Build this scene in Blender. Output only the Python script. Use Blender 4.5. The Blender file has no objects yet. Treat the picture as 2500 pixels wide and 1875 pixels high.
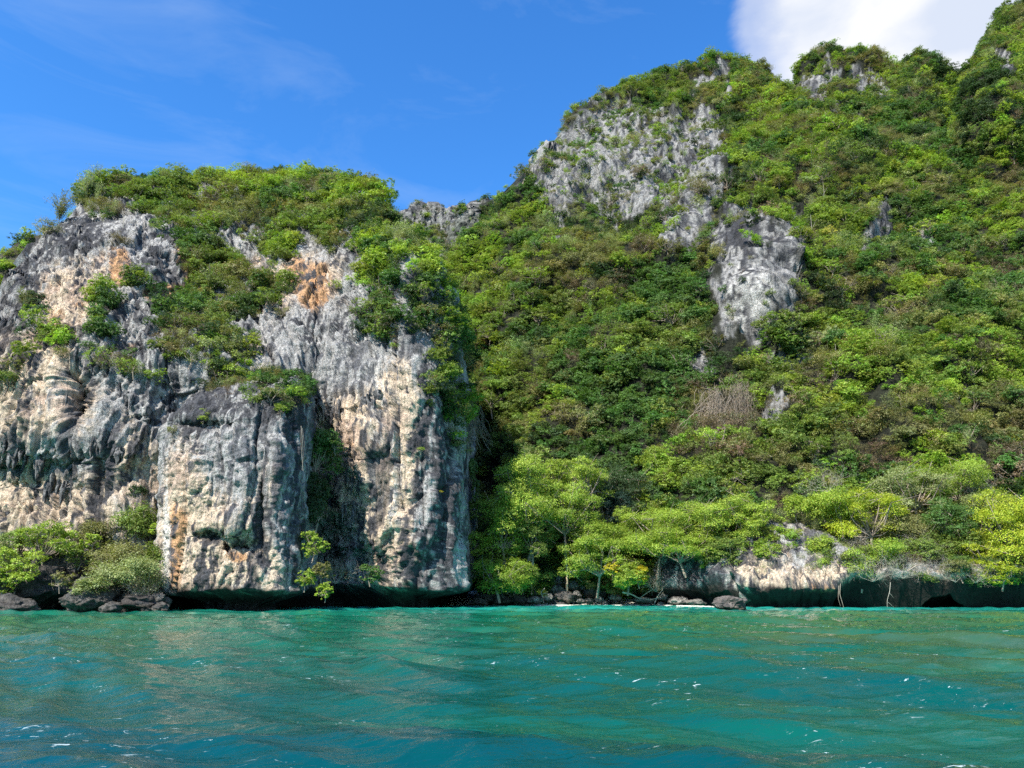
import bpy, math, random
import numpy as np
from mathutils import Vector, Euler

# ------------------------------------------------------------------ camera, world, sun
S = bpy.context.scene
COL = S.collection
F = 1875.0                       # focal length in photograph pixels (2500 wide)
PITCH = math.atan((1440 - 937.5) / F)
CAMH = 2.0
cam_d = bpy.data.cameras.new('camera'); cam = bpy.data.objects.new('camera', cam_d); COL.objects.link(cam)
cam.location = (0, 0, CAMH); cam.rotation_euler = (math.pi / 2 + PITCH, 0, 0)
cam_d.sensor_width = 36; cam_d.lens = 36 * F / 2500; cam_d.clip_start = 0.5; cam_d.clip_end = 6000
S.camera = cam

SUN = Vector((-0.43, -0.54, 0.74)).normalized()      # towards the sun
SUN_EL = math.asin(SUN.z); SUN_ROT = math.atan2(SUN.x, SUN.y)
sun_d = bpy.data.lights.new('sun', 'SUN'); sun_d.energy = 5.0; sun_d.angle = math.radians(0.53); sun_d.color = (1.0, 0.955, 0.88)
sun = bpy.data.objects.new('sun', sun_d); COL.objects.link(sun); sun.location = (-60, -50, 80)
sun.rotation_euler = (-SUN).to_track_quat('-Z', 'Y').to_euler()

world = bpy.data.worlds.new('World'); S.world = world; world.use_nodes = True
nt = world.node_tree; nt.nodes.clear()


def N(nt, t, **kw):
    n = nt.nodes.new(t)
    for k, v in kw.items():
        if k.startswith('i_'):
            n.inputs[k[2:].replace('__', ' ')].default_value = v
        else:
            setattr(n, k, v)
    return n


def L(nt, a, b):
    nt.links.new(a, b)


def math_n(nt, op, a, b=None, c=None, clamp=False):
    n = nt.nodes.new('ShaderNodeMath'); n.operation = op; n.use_clamp = clamp
    for i, v in enumerate((a, b, c)):
        if v is None: continue
        if isinstance(v, (int, float)): n.inputs[i].default_value = v
        else: nt.links.new(v, n.inputs[i])
    return n.outputs[0]


def mixc(nt, fac, a, b, blend='MIX'):
    n = nt.nodes.new('ShaderNodeMix'); n.data_type = 'RGBA'; n.blend_type = blend; n.clamp_factor = True
    for s, v in ((n.inputs['Factor'], fac), (n.inputs[6], a), (n.inputs[7], b)):
        if isinstance(v, (int, float)): s.default_value = v
        elif isinstance(v, tuple): s.default_value = v if len(v) == 4 else (*v, 1)
        else: nt.links.new(v, s)
    return n.outputs[2]


def ramp(nt, x, stops, interp='LINEAR'):
    n = nt.nodes.new('ShaderNodeValToRGB'); cr = n.color_ramp; cr.interpolation = interp
    while len(cr.elements) > 1: cr.elements.remove(cr.elements[-1])
    cr.elements[0].position = stops[0][0]
    c = stops[0][1]; cr.elements[0].color = c if isinstance(c, tuple) and len(c) == 4 else ((*c, 1) if isinstance(c, tuple) else (c, c, c, 1))
    for p, c in stops[1:]:
        e = cr.elements.new(p); e.color = (*c, 1) if isinstance(c, tuple) else (c, c, c, 1)
    nt.links.new(x, n.inputs[0])
    return n.outputs[0]


def W(px, py, D):
    """photograph pixel + forward distance -> world point"""
    px = np.asarray(px, float); py = np.asarray(py, float); D = np.asarray(D, float)
    cx = (px - 1250) / F; cy = (937.5 - py) / F
    Y = math.cos(PITCH) - math.sin(PITCH) * cy; Z = math.sin(PITCH) + math.cos(PITCH) * cy
    k = D / Y
    return np.stack(np.broadcast_arrays(cx * k, D, CAMH + Z * k), -1)


def PX(P):
    """world -> photograph pixel"""
    x, y, z = P[..., 0], P[..., 1], P[..., 2] - CAMH
    d = y * math.cos(PITCH) + z * math.sin(PITCH); u = -y * math.sin(PITCH) + z * math.cos(PITCH)
    d = np.maximum(d, 1e-3)
    return 1250 + F * x / d, 937.5 - F * u / d


# sky: Nishita, with cloud banks of the kind seen at the top right
sky = N(nt, 'ShaderNodeTexSky', sky_type='NISHITA', sun_disc=False, sun_elevation=SUN_EL, sun_rotation=SUN_ROT,
        altitude=0, air_density=1.0, dust_density=0.15, ozone_density=2.2)
tc = N(nt, 'ShaderNodeTexCoord')
hs = N(nt, 'ShaderNodeHueSaturation'); hs.inputs['Saturation'].default_value = 1.22; hs.inputs['Value'].default_value = 1.0
hs.inputs['Hue'].default_value = 0.508
L(nt, sky.outputs[0], hs.inputs['Color'])
cdir = Vector(W(2320, 10, 100) - np.array([0, 0, CAMH])).normalized()
dot = N(nt, 'ShaderNodeVectorMath', operation='DOT_PRODUCT'); L(nt, tc.outputs['Generated'], dot.inputs[0]); dot.inputs[1].default_value = cdir
mp = N(nt, 'ShaderNodeMapping'); mp.inputs['Scale'].default_value = (1, 1, 1.5); L(nt, tc.outputs['Generated'], mp.inputs[0])
n1 = N(nt, 'ShaderNodeTexNoise', i_Scale=4.2, i_Detail=10, i_Roughness=0.58, i_Distortion=0.3); L(nt, mp.outputs[0], n1.inputs['Vector'])
n0 = N(nt, 'ShaderNodeTexNoise', i_Scale=1.3, i_Detail=3, i_Roughness=0.5); L(nt, mp.outputs[0], n0.inputs['Vector'])
# bank near cdir (0.945..1.0) plus scattered banks elsewhere
near = N(nt, 'ShaderNodeMapRange'); near.clamp = True
L(nt, dot.outputs['Value'], near.inputs['Value'])
near.inputs['From Min'].default_value = 0.968; near.inputs['From Max'].default_value = 0.990
back = N(nt, 'ShaderNodeMapRange'); back.clamp = True    # behind the camera other banks drift
sep = N(nt, 'ShaderNodeSeparateXYZ'); L(nt, tc.outputs['Generated'], sep.inputs[0])
L(nt, sep.outputs['Y'], back.inputs['Value']); back.inputs['From Min'].default_value = 0.1; back.inputs['From Max'].default_value = -0.4
bk = math_n(nt, 'MULTIPLY', back.outputs[0], math_n(nt, 'MULTIPLY', n0.outputs['Fac'], 0.9))
bias = math_n(nt, 'MAXIMUM', near.outputs[0], bk)
dens = math_n(nt, 'ADD', math_n(nt, 'MULTIPLY', n1.outputs['Fac'], 1.35), math_n(nt, 'MULTIPLY', bias, 0.95))
cov = ramp(nt, math_n(nt, 'SUBTRACT', dens, 0.75), [(0.2, 0.0), (0.45, 0.5), (0.8, 0.96)], 'EASE')
# faint high wisps
mpw = N(nt, 'ShaderNodeMapping'); mpw.inputs['Scale'].default_value = (2.2, 1.0, 7.0); mpw.inputs['Rotation'].default_value = (0.2, 0.65, 0.35)
L(nt, tc.outputs['Generated'], mpw.inputs[0])
nw = N(nt, 'ShaderNodeTexNoise', i_Scale=1.7, i_Detail=7, i_Roughness=0.6, i_Distortion=0.6); L(nt, mpw.outputs[0], nw.inputs['Vector'])
wisp = ramp(nt, nw.outputs['Fac'], [(0.52, 0.0), (0.8, 0.24)])
nc = N(nt, 'ShaderNodeTexNoise', i_Scale=7.0, i_Detail=6, i_Roughness=0.5, i_Distortion=0.4); L(nt, mp.outputs[0], nc.inputs['Vector'])
cc = mixc(nt, ramp(nt, nc.outputs['Fac'], [(0.36, 0.0), (0.56, 1.0)]), (3.3, 3.6, 4.2), (4.5, 4.52, 4.55))
skyc = mixc(nt, 1.0, hs.outputs[0], (.60, 1.10, 1.30), 'MULTIPLY')
c1 = mixc(nt, wisp, skyc, (2.6, 3.3, 4.4))
c2 = mixc(nt, cov, c1, cc)
bg = N(nt, 'ShaderNodeBackground'); bg.inputs['Strength'].default_value = 0.115; L(nt, c2, bg.inputs[0])
wo = N(nt, 'ShaderNodeOutputWorld'); L(nt, bg.outputs[0], wo.inputs[0])

S.view_settings.view_transform = 'Standard'; S.view_settings.look = 'None'
S.view_settings.exposure = 1.0; S.view_settings.gamma = 1; S.view_settings.use_curve_mapping = False
S.render.engine = 'CYCLES'
cy = S.cycles
cy.max_bounces = 6; cy.diffuse_bounces = 3; cy.glossy_bounces = 2; cy.transmission_bounces = 3; cy.transparent_max_bounces = 4
cy.caustics_reflective = False; cy.caustics_refractive = False; cy.use_denoising = False

# ------------------------------------------------------------------ noise
_r = np.random.RandomState(7)
_perm = _r.permutation(256); _perm = np.concatenate([_perm, _perm, _perm]).astype(np.int32)
_g = _r.normal(size=(256, 3)); _g /= np.linalg.norm(_g, axis=1)[:, None]; _g = _g.astype(np.float32)


def pn(P, f=1.0, seed=0):
    """gradient noise, P (...,3), f scalar or per-axis frequency, about -0.8..0.8"""
    q = (np.asarray(P, np.float32) * np.asarray(f, np.float32)) + np.float32(seed * 17.31 + 100)
    i = np.floor(q).astype(np.int32); r = q - i; i &= 255
    u = r * r * r * (r * (r * 6 - 15) + 10)
    out = 0
    for dx in (0, 1):
        wx = u[..., 0] if dx else 1 - u[..., 0]
        hx = _perm[i[..., 0] + dx]
        for dy in (0, 1):
            wy = u[..., 1] if dy else 1 - u[..., 1]
            hy = _perm[hx + i[..., 1] + dy]
            for dz in (0, 1):
                wz = u[..., 2] if dz else 1 - u[..., 2]
                g = _g[_perm[hy + i[..., 2] + dz]]
                d = g[..., 0] * (r[..., 0] - dx) + g[..., 1] * (r[..., 1] - dy) + g[..., 2] * (r[..., 2] - dz)
                out = out + wx * wy * wz * d
    return out * 1.5


def fbm(P, f, o=4, seed=0, g=0.5):
    a, s = 1.0, 0
    f = np.asarray(f, float)
    for k in range(o):
        s = s + a * pn(P, f, seed + k * 3); a *= g; f = f * 2.03
    return s


def ridged(P, f, o=3, seed=0):
    a, s = 1.0, 0; f = np.asarray(f, float)
    for k in range(o):
        s = s + a * (1 - 2.2 * np.abs(pn(P, f, seed + k * 5))); a *= 0.5; f = f * 2.1
    return s / 1.75


_h = np.random.RandomState(99).rand(4096, 5).astype(np.float32)


def cells(P, f, seed=0):
    """broken blocks: per-cell offset with a tilt, and the distance to the crack between blocks"""
    q = np.asarray(P, np.float32) * np.asarray(f, np.float32) + 50 + seed * 3.7
    i0 = np.floor(q).astype(np.int32); d1 = np.full(q.shape[:-1], 9, np.float32); d2 = d1.copy(); off = np.zeros_like(d1)
    for dx in (-1, 0, 1):
        for dy in (-1, 0, 1):
            for dz in (-1, 0, 1):
                c = i0 + np.array([dx, dy, dz]); h = _h[(c[..., 0] * 73 + c[..., 1] * 179 + c[..., 2] * 283 + seed * 31) & 4095]
                r_ = q - c - h[..., :3]; d = np.sqrt((r_ ** 2).sum(-1)); o_ = h[..., 3] + (h[..., 4] - .5) * 1.2 * r_[..., 2] + (h[..., 2] - .5) * 1.6 * r_[..., 0]
                nearer = d < d1; d2 = np.where(nearer, d1, np.minimum(d2, d)); off = np.where(nearer, o_, off); d1 = np.minimum(d1, d)
    return off, d2 - d1


def sm(x, a, b):
    t = np.clip((x - a) / (b - a), 0, 1); return t * t * (3 - 2 * t)


def lerp(a, b, t):
    t = np.asarray(t)[..., None] if np.ndim(a) and np.ndim(t) and np.shape(a)[-1] == 3 or isinstance(a, tuple) else t
    return np.asarray(a) * (1 - t) + np.asarray(b) * t


def blobs(px, py, lst):
    s = 0.0
    for (x, y, rx, ry, v) in lst:
        d = ((px - x) / rx) ** 2 + ((py - y) / ry) ** 2
        s = s + v * np.exp(-d ** 1.6 * 0.7)
    return s


# ------------------------------------------------------------------ mesh helpers
def mk_mesh(name, V, Fc, smooth=True, col=None, var=None):
    V = np.ascontiguousarray(V, np.float32).reshape(-1, 3); Fc = np.ascontiguousarray(Fc, np.int32)
    me = bpy.data.meshes.new(name)
    n, k = Fc.shape
    me.vertices.add(len(V)); me.vertices.foreach_set('co', V.ravel())
    me.loops.add(n * k); me.loops.foreach_set('vertex_index', Fc.ravel())
    me.polygons.add(n); me.polygons.foreach_set('loop_start', np.arange(n, dtype=np.int32) * k)
    me.polygons.foreach_set('loop_total', np.full(n, k, np.int32))
    me.update(calc_edges=True)
    if smooth: me.polygons.foreach_set('use_smooth', np.ones(n, bool))
    if col is not None:
        a = me.attributes.new('col', 'FLOAT_COLOR', 'POINT')
        c = np.ones((len(V), 4), np.float32); c[:, :3] = np.clip(np.asarray(col).reshape(-1, 3), 0, 1); a.data.foreach_set('color', c.ravel())
    if var is not None:
        a = me.attributes.new('var', 'FLOAT', 'POINT'); a.data.foreach_set('value', np.asarray(var, np.float32))
    return me


def tag(o, label=None, cat=None, group=None, kind=None):
    if label: o['label'] = label
    if cat: o['category'] = cat
    if group: o['group'] = group
    if kind: o['kind'] = kind
    return o


def obj(name, me, m=None, parent=None):
    o = bpy.data.objects.new(name, me); COL.objects.link(o)
    if m is not None and me is not None and not me.materials: me.materials.append(m)
    if parent: o.parent = parent
    return o


def grid_faces(nu, nv):
    i = np.arange(nu * nv).reshape(nv, nu)
    return np.stack([i[:-1, :-1], i[:-1, 1:], i[1:, 1:], i[1:, :-1]], -1).reshape(-1, 4)


def grid_normals(P):
    du = np.gradient(P, axis=1); dv = np.gradient(P, axis=0)
    n = np.cross(du, dv); n /= np.linalg.norm(n, axis=-1, keepdims=True) + 1e-9
    return n


def smooth_interp(x, xp, fp, w):
    xs = np.linspace(x.min() - 3 * w, x.max() + 3 * w, 1500); ys = np.interp(xs, xp, fp)
    k = max(1, int(w / (xs[1] - xs[0]))); ker = np.hanning(2 * k + 3); ker /= ker.sum()
    ys = np.convolve(np.pad(ys, k + 1, mode='edge'), ker, mode='valid')
    return np.interp(x, xs, ys)


# ------------------------------------------------------------------ materials
def new_mat(name):
    m = bpy.data.materials.new(name); m.use_nodes = True; m.node_tree.nodes.clear()
    return m, m.node_tree


def rock_material(name, scale=1.0, bump=1.0):
    m, t = new_mat(name)
    at = N(t, 'ShaderNodeAttribute', attribute_name='col')
    geo = N(t, 'ShaderNodeNewGeometry')
    mpp = N(t, 'ShaderNodeMapping'); mpp.inputs['Scale'].default_value = (1, 1, 0.1); L(t, geo.outputs['Position'], mpp.inputs[0])
    ns = N(t, 'ShaderNodeTexNoise', i_Scale=2.2 * scale, i_Detail=8, i_Roughness=0.65, i_Distortion=0.4); L(t, mpp.outputs[0], ns.inputs['Vector'])
    nf = N(t, 'ShaderNodeTexNoise', i_Scale=3.2 * scale, i_Detail=9, i_Roughness=0.7); L(t, geo.outputs['Position'], nf.inputs['Vector'])
    mpc = N(t, 'ShaderNodeMapping'); mpc.inputs['Scale'].default_value = (1, 1, 0.45); L(t, geo.outputs['Position'], mpc.inputs[0])
    nd = N(t, 'ShaderNodeTexNoise', i_Scale=0.9, i_Detail=4); L(t, mpc.outputs[0], nd.inputs['Vector'])
    va = N(t, 'ShaderNodeVectorMath', operation='MULTIPLY_ADD'); L(t, nd.outputs['Color'], va.inputs[0]); va.inputs[1].default_value = (1.2, 1.2, 1.2); L(t, mpc.outputs[0], va.inputs[2])
    vo = N(t, 'ShaderNodeTexVoronoi', feature='DISTANCE_TO_EDGE', i_Scale=0.55 * scale); L(t, va.outputs[0], vo.inputs['Vector'])
    crack = ramp(t, vo.outputs['Distance'], [(0.0, 0.0), (0.045, 1.0)])
    k1 = ramp(t, ns.outputs['Fac'], [(0.3, 0.45), (0.5, 0.95), (0.72, 1.35)])
    k2 = ramp(t, nf.outputs['Fac'], [(0.33, 0.6), (0.52, 1.0), (0.68, 1.25)])
    c = mixc(t, 1.0, at.outputs['Color'], k1, 'MULTIPLY'); c = mixc(t, 1.0, c, k2, 'MULTIPLY')
    crk = ramp(t, vo.outputs['Distance'], [(0.0, 0.45), (0.03, 1.0)])
    c = mixc(t, 0.6, c, mixc(t, 1.0, c, crk, 'MULTIPLY'))
    hgt = math_n(t, 'ADD', math_n(t, 'MULTIPLY', ns.outputs['Fac'], 1.2), math_n(t, 'ADD', math_n(t, 'MULTIPLY', nf.outputs['Fac'], 0.9), math_n(t, 'MULTIPLY', crack, 0.10)))
    b = N(t, 'ShaderNodeBump', i_Strength=1.0, i_Distance=0.55 * bump); L(t, hgt, b.inputs['Height'])
    p = N(t, 'ShaderNodeBsdfPrincipled'); L(t, c, p.inputs['Base Color']); L(t, b.outputs[0], p.inputs['Normal'])
    p.inputs['Roughness'].default_value = 0.88; p.inputs['Specular IOR Level'].default_value = 0.25
    o = N(t, 'ShaderNodeOutputMaterial'); L(t, p.outputs[0], o.inputs[0])
    return m


def leaf_material(name, instanced):
    m, t = new_mat(name)
    if instanced:
        at = N(t, 'ShaderNodeAttribute', attribute_name='tint', attribute_type='INSTANCER'); base = at.outputs['Color']
    else:
        oi = N(t, 'ShaderNodeObjectInfo'); base = oi.outputs['Color']
    av = N(t, 'ShaderNodeAttribute', attribute_name='var')
    k = ramp(t, av.outputs['Fac'], [(0.0, 0.5), (0.5, 0.95), (1.0, 1.6)])
    c = mixc(t, 1.0, base, k, 'MULTIPLY')
    hsn = N(t, 'ShaderNodeHueSaturation'); L(t, c, hsn.inputs['Color'])
    L(t, math_n(t, 'ADD', math_n(t, 'MULTIPLY', math_n(t, 'FRACT', math_n(t, 'MULTIPLY', av.outputs['Fac'], 13.7)), 0.05), 0.475), hsn.inputs['Hue'])
    c = hsn.outputs[0]
    p = N(t, 'ShaderNodeBsdfPrincipled'); L(t, c, p.inputs['Base Color']); p.inputs['Roughness'].default_value = 0.5; p.inputs['Specular IOR Level'].default_value = 0.28
    tr = N(t, 'ShaderNodeBsdfTranslucent'); L(t, mixc(t, 1.0, c, (1.25, 1.35, 0.55), 'MULTIPLY'), tr.inputs['Color'])
    mx = N(t, 'ShaderNodeMixShader'); mx.inputs[0].default_value = 0.32; L(t, p.outputs[0], mx.inputs[1]); L(t, tr.outputs[0], mx.inputs[2])
    o = N(t, 'ShaderNodeOutputMaterial'); L(t, mx.outputs[0], o.inputs[0])
    return m


def plain_material(name, c1, c2, scale=3.0, rough=0.9, bump=0.1, stretch=1.0):
    m, t = new_mat(name)
    geo = N(t, 'ShaderNodeNewGeometry'); mpp = N(t, 'ShaderNodeMapping'); mpp.inputs['Scale'].default_value = (1, 1, stretch); L(t, geo.outputs['Position'], mpp.inputs[0])
    n = N(t, 'ShaderNodeTexNoise', i_Scale=scale, i_Detail=7, i_Roughness=0.65); L(t, mpp.outputs[0], n.inputs['Vector'])
    c = mixc(t, ramp(t, n.outputs['Fac'], [(0.35, 0.0), (0.65, 1.0)]), c1, c2)
    p = N(t, 'ShaderNodeBsdfPrincipled'); L(t, c, p.inputs['Base Color']); p.inputs['Roughness'].default_value = rough
    b = N(t, 'ShaderNodeBump', i_Strength=1.0, i_Distance=bump); L(t, n.outputs['Fac'], b.inputs['Height']); L(t, b.outputs[0], p.inputs['Normal'])
    o = N(t, 'ShaderNodeOutputMaterial'); L(t, p.outputs[0], o.inputs[0])
    return m


M_rock = rock_material('limestone')
M_rock_far = rock_material('limestone far', 0.55, 1.6)
M_boulder = rock_material('boulder stone', 1.6, 0.5)
M_leaf_i = leaf_material('foliage', True)
M_leaf = leaf_material('leaves', False)
M_bark = plain_material('bark', (0.20, 0.15, 0.11), (0.34, 0.28, 0.22), 4, 0.9, 0.05, 0.3)
M_palebark = plain_material('pale bark', (.28, .24, .19), (.46, .42, .34), 4, 0.85, 0.03)
M_tanbark = plain_material('tan bark', (0.40, 0.25, 0.15), (0.52, 0.36, 0.24), 3, 0.85, 0.03, 0.3)
M_twig = plain_material('dry twigs', (0.20, 0.15, 0.11), (0.36, 0.30, 0.23), 2, 0.9, 0.02)
M_sand = plain_material('coral sand', (0.62, 0.56, 0.45), (0.74, 0.69, 0.58), 2, 0.9, 0.08)

# ------------------------------------------------------------------ terrain sheets
SURF = []       # (P, col-mask-of-vegetation) for placing plants


def dwater(py):
    cyv = (937.5 - py) / F
    return -CAMH * (math.cos(PITCH) - math.sin(PITCH) * cyv) / (math.sin(PITCH) + math.cos(PITCH) * cyv)


def sheet(plan, top, lean, nu, nv, base_py=1490, wpx=12, vpow=1.0, cap=(22, -6, 60, -30), topw=14, capn=14):
    """plan: list (px, D); top: list (px, py) by plan index or px; lean(px, py) extra depth.
    returns P grid [nv+cap, nu, 3] from the bottom up, over the ridge and down behind it"""
    plan = np.array(plan, float)
    d = np.hypot(np.diff(plan[:, 0]), np.diff(plan[:, 1]) * 8); s = np.concatenate([[0], np.cumsum(d)])
    u = np.linspace(0, s[-1], nu)
    px = smooth_interp(u, s, plan[:, 0], wpx); D0 = smooth_interp(u, s, plan[:, 1], wpx)
    if callable(top): tp = top(px, u / s[-1])
    else:
        top = np.array(top, float)
        tp = smooth_interp(px, top[:, 0], top[:, 1], topw)
    v = np.linspace(0, 1, nv) ** vpow
    PXg = np.broadcast_to(px, (nv, nu)); PYg = base_py + (tp[None] - base_py) * v[:, None]
    D = D0[None] + lean(PXg, PYg)
    P = W(PXg, PYg, D)
    # cap going back and down behind the ridge
    a, b, c, e = cap
    tt = np.linspace(0, 1, capn)[1:]
    back = []
    for q in tt:
        Q = P[-1].copy(); Q[:, 1] += a * q + c * q * q; Q[:, 2] += b * q + e * q * q; back.append(Q)
    P = np.concatenate([P, np.array(back)], 0)
    return P, PXg, PYg


def rockdisp(P, seed=0, big=2.2, mid=1.0, flute=0.55, fine=0.22, over=1.3, fl=1.0, block=.8):
    w = np.stack([fbm(P, .05, 2, seed + 11), fbm(P, .05, 2, seed + 12), fbm(P, .05, 2, seed + 13)], -1) * 3
    Q = P + w * np.array([1, 1, .15])
    d = big * fbm(P, (.055, .055, .04), 3, seed)
    d += mid * ridged(Q, (.16, .16, .045), 3, seed + 1)
    for fc, amp, k in ((.17, 1.0, 0), (.42, .45, 1)):
        off, e = cells(P + w * .35, (fc, fc, fc * .2), seed + k); d += block * amp * (1.1 * off - .45 * (1 - sm(e, 0, .09)))
    m = sm(fbm(P, .06, 2, seed + 3), -.35, .25)
    d += flute * (0.35 + .65 * m) * ridged(Q, (.55 * fl, .55 * fl, .07), 3, seed + 2)
    d += flute * 1.3 * (.3 + .7 * m) * ridged(Q, (.26, .26, .018), 3, seed + 5)
    d += flute * .75 * ridged(P + w * .3, (1.3 * fl, 1.3 * fl, .07), 2, seed + 6) * (0.3 + .7 * m)
    d += fine * (fbm(P, .9, 3, seed + 4)) * 1.6
    # overhanging ledges: lobes that bulge out and break back sharply underneath
    f = P[..., 2] * .085 + .9 * fbm(P, (.05, .05, .02), 2, seed + 7) + .22 * fbm(P, (.4, .4, .1), 2, seed + 8)
    fr = f - np.floor(f)
    saw = sm(fr, 0, .07) * (1 - sm(fr, .1, 1.0))
    d += over * saw * sm(fbm(P, .035, 2, seed + 9), -.25, .25)
    return d


def notch(P, zt=1.6, depth=3.5, soft=1.2):
    z = P[..., 2] + .35 * fbm(P * [1, 1, 0], .25, 2, 55)
    return depth * (1 - sm(z, zt - soft * .6, zt + soft * .4))


GR_L, GR_M, GR_D = (.43, .415, .39), (.235, .232, .23), (.062, .062, .068)
CREAM, ORANGE, WHITE, PINK = (.72, .57, .41), (.60, .32, .14), (.80, .77, .70), (.58, .42, .32)


def rock_colour(P, n, px, py, cream, orange, dark, grey, white, seed=0):
    sp = P + 1.5 * np.stack([fbm(P, .2, 2, seed + 70)] * 3, -1)
    streak = fbm(sp, (.8, .8, .03), 4, seed + 71, .65)       # vertical stains
    streak2 = fbm(P, (2.4, 2.4, .08), 3, seed + 72, .6)
    patch = fbm(P, (.11, .11, .08), 4, seed + 73, .55)
    c = np.broadcast_to(np.array(GR_L), P.shape).copy()
    def mix(c, col, t): return c * (1 - t[..., None]) + np.array(col) * t[..., None]
    c = mix(c, GR_M, sm(.7 * patch + .9 * streak, -.02, .42))
    jit = .45 * patch + .35 * streak + .12 * streak2
    c = mix(c, CREAM, sm(cream + jit, .35, .75))
    c = mix(c, PINK, sm(cream + jit, .4, .8) * sm(fbm(P, .13, 3, seed + 74), .05, .35) * .7)
    c = mix(c, ORANGE, sm(orange + jit * .8, .4, .75) * .85)
    c = mix(c, WHITE, sm(white + .55 * streak + .3 * streak2, .32, .62) * .8)
    c = mix(c, GR_L, sm(grey + jit, .4, .8) * .8)
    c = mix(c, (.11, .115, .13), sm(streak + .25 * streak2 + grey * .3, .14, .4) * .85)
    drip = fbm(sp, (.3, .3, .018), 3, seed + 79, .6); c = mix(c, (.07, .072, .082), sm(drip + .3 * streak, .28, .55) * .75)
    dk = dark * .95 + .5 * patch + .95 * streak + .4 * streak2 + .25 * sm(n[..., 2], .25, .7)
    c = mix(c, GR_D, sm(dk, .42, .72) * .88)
    wet = 1 - sm(P[..., 2] + .9 * fbm(P, .35, 3, 5), 1.5, 2.6)      # tide band, taken darker and higher as painted shade in the notch
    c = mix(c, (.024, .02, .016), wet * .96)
    return c


def build_sheet(name, P, disp, colf, m, part_of=None, save=True):
    n = grid_normals(P)
    if (n[..., 1].mean()) > 0: n = -n
    P2 = P + n * disp[..., None]
    n2 = grid_normals(P2)
    if n2[..., 1].mean() > 0: n2 = -n2
    c = colf(P2, n2)
    nv, nu = P.shape[:2]
    me = mk_mesh(name, P2, grid_faces(nu, nv)[:, ::-1], True, c)
    o = obj(name, me, m)
    if save: SURF.append((name, P2, n2))
    return o, P2, n2


# ---- left limestone wall
A_top = [(-400, 900), (-250, 890), (-80, 850), (0, 800), (40, 705), (70, 650), (120, 590), (180, 545), (225, 490), (270, 472), (330, 468), (400, 464), (470, 470), (540, 462),
         (600, 446), (680, 440), (780, 452), (850, 470), (905, 488), (935, 545), (960, 585), (1010, 615), (1050, 650), (1075, 700), (1100, 800), (1120, 900), (1136, 1000), (1200, 1100)]
A_plan = [(-400, 100), (-250, 98), (-80, 94), (60, 91), (180, 90), (300, 90), (380, 91), (420, 92), (560, 93), (720, 96), (780, 97), (830, 96), (900, 94), (1000, 92.5), (1050, 93), (1080, 95),
          (1105, 99), (1128, 107), (1136, 116), (1138, 132)]


def A_lean(px, py):
    d = np.interp(py, [430, 500, 580, 700, 800, 900, 1100, 1480], [44, 31, 21, 10, 4, 1, -.5, 0])
    d = d * (1 - .45 * sm(px, 760, 1000) * (1 - sm(py, 600, 900)))
    # gully with ledges (vegetated) and recesses, caves; positive pushes back
    d = d + blobs(px, py, [(560, 700, 130, 170, 6.0), (540, 890, 120, 60, -2.5), (205, 985, 34, 62, 4.0), (765, 968, 26, 40, 6.5), (205, 1000, 22, 60, 2.5), (870, 975, 40, 10, 1.5), (60, 1135, 110, 16, 1.3), (60, 1220, 150, 55, 1.8),
                           (160, 1150, 190, 60, 1.0), (440, 735, 60, 30, 2.0), (690, 725, 26, 40, 2.5), (330, 660, 70, 40, -1.5), (120, 1040, 150, 60, -1.2), (300, 1180, 60, 160, -.8),
                           (200, 600, 120, 50, -2), (900, 1060, 60, 40, -1.5), (890, 1160, 40, 60, -.9),
                           (780, 1230, 110, 240, 3.0), (860, 1390, 110, 90, 3.5), (1000, 900, 30, 160, -1.2), (985, 700, 22, 110, -2.5), (860, 640, 28, 70, -1.8), (740, 650, 60, 60, -1.4)])
    return d


P, gx, gy = sheet(A_plan, A_top, A_lean, 560, 430, 1500, 14, 1.0, cap=(18, -1, 50, -50))
px, py = PX(P)
A_fade = 1 - .0 * px
dA = rockdisp(P, 1, big=.4, mid=.3, flute=.85, fine=.2, over=.2, block=.8) * (1 - .5 * sm(px, 1085, 1125)) - notch(P, 1.5, 5.0)
dA -= dA[None, -1, -1] * 0


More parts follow.
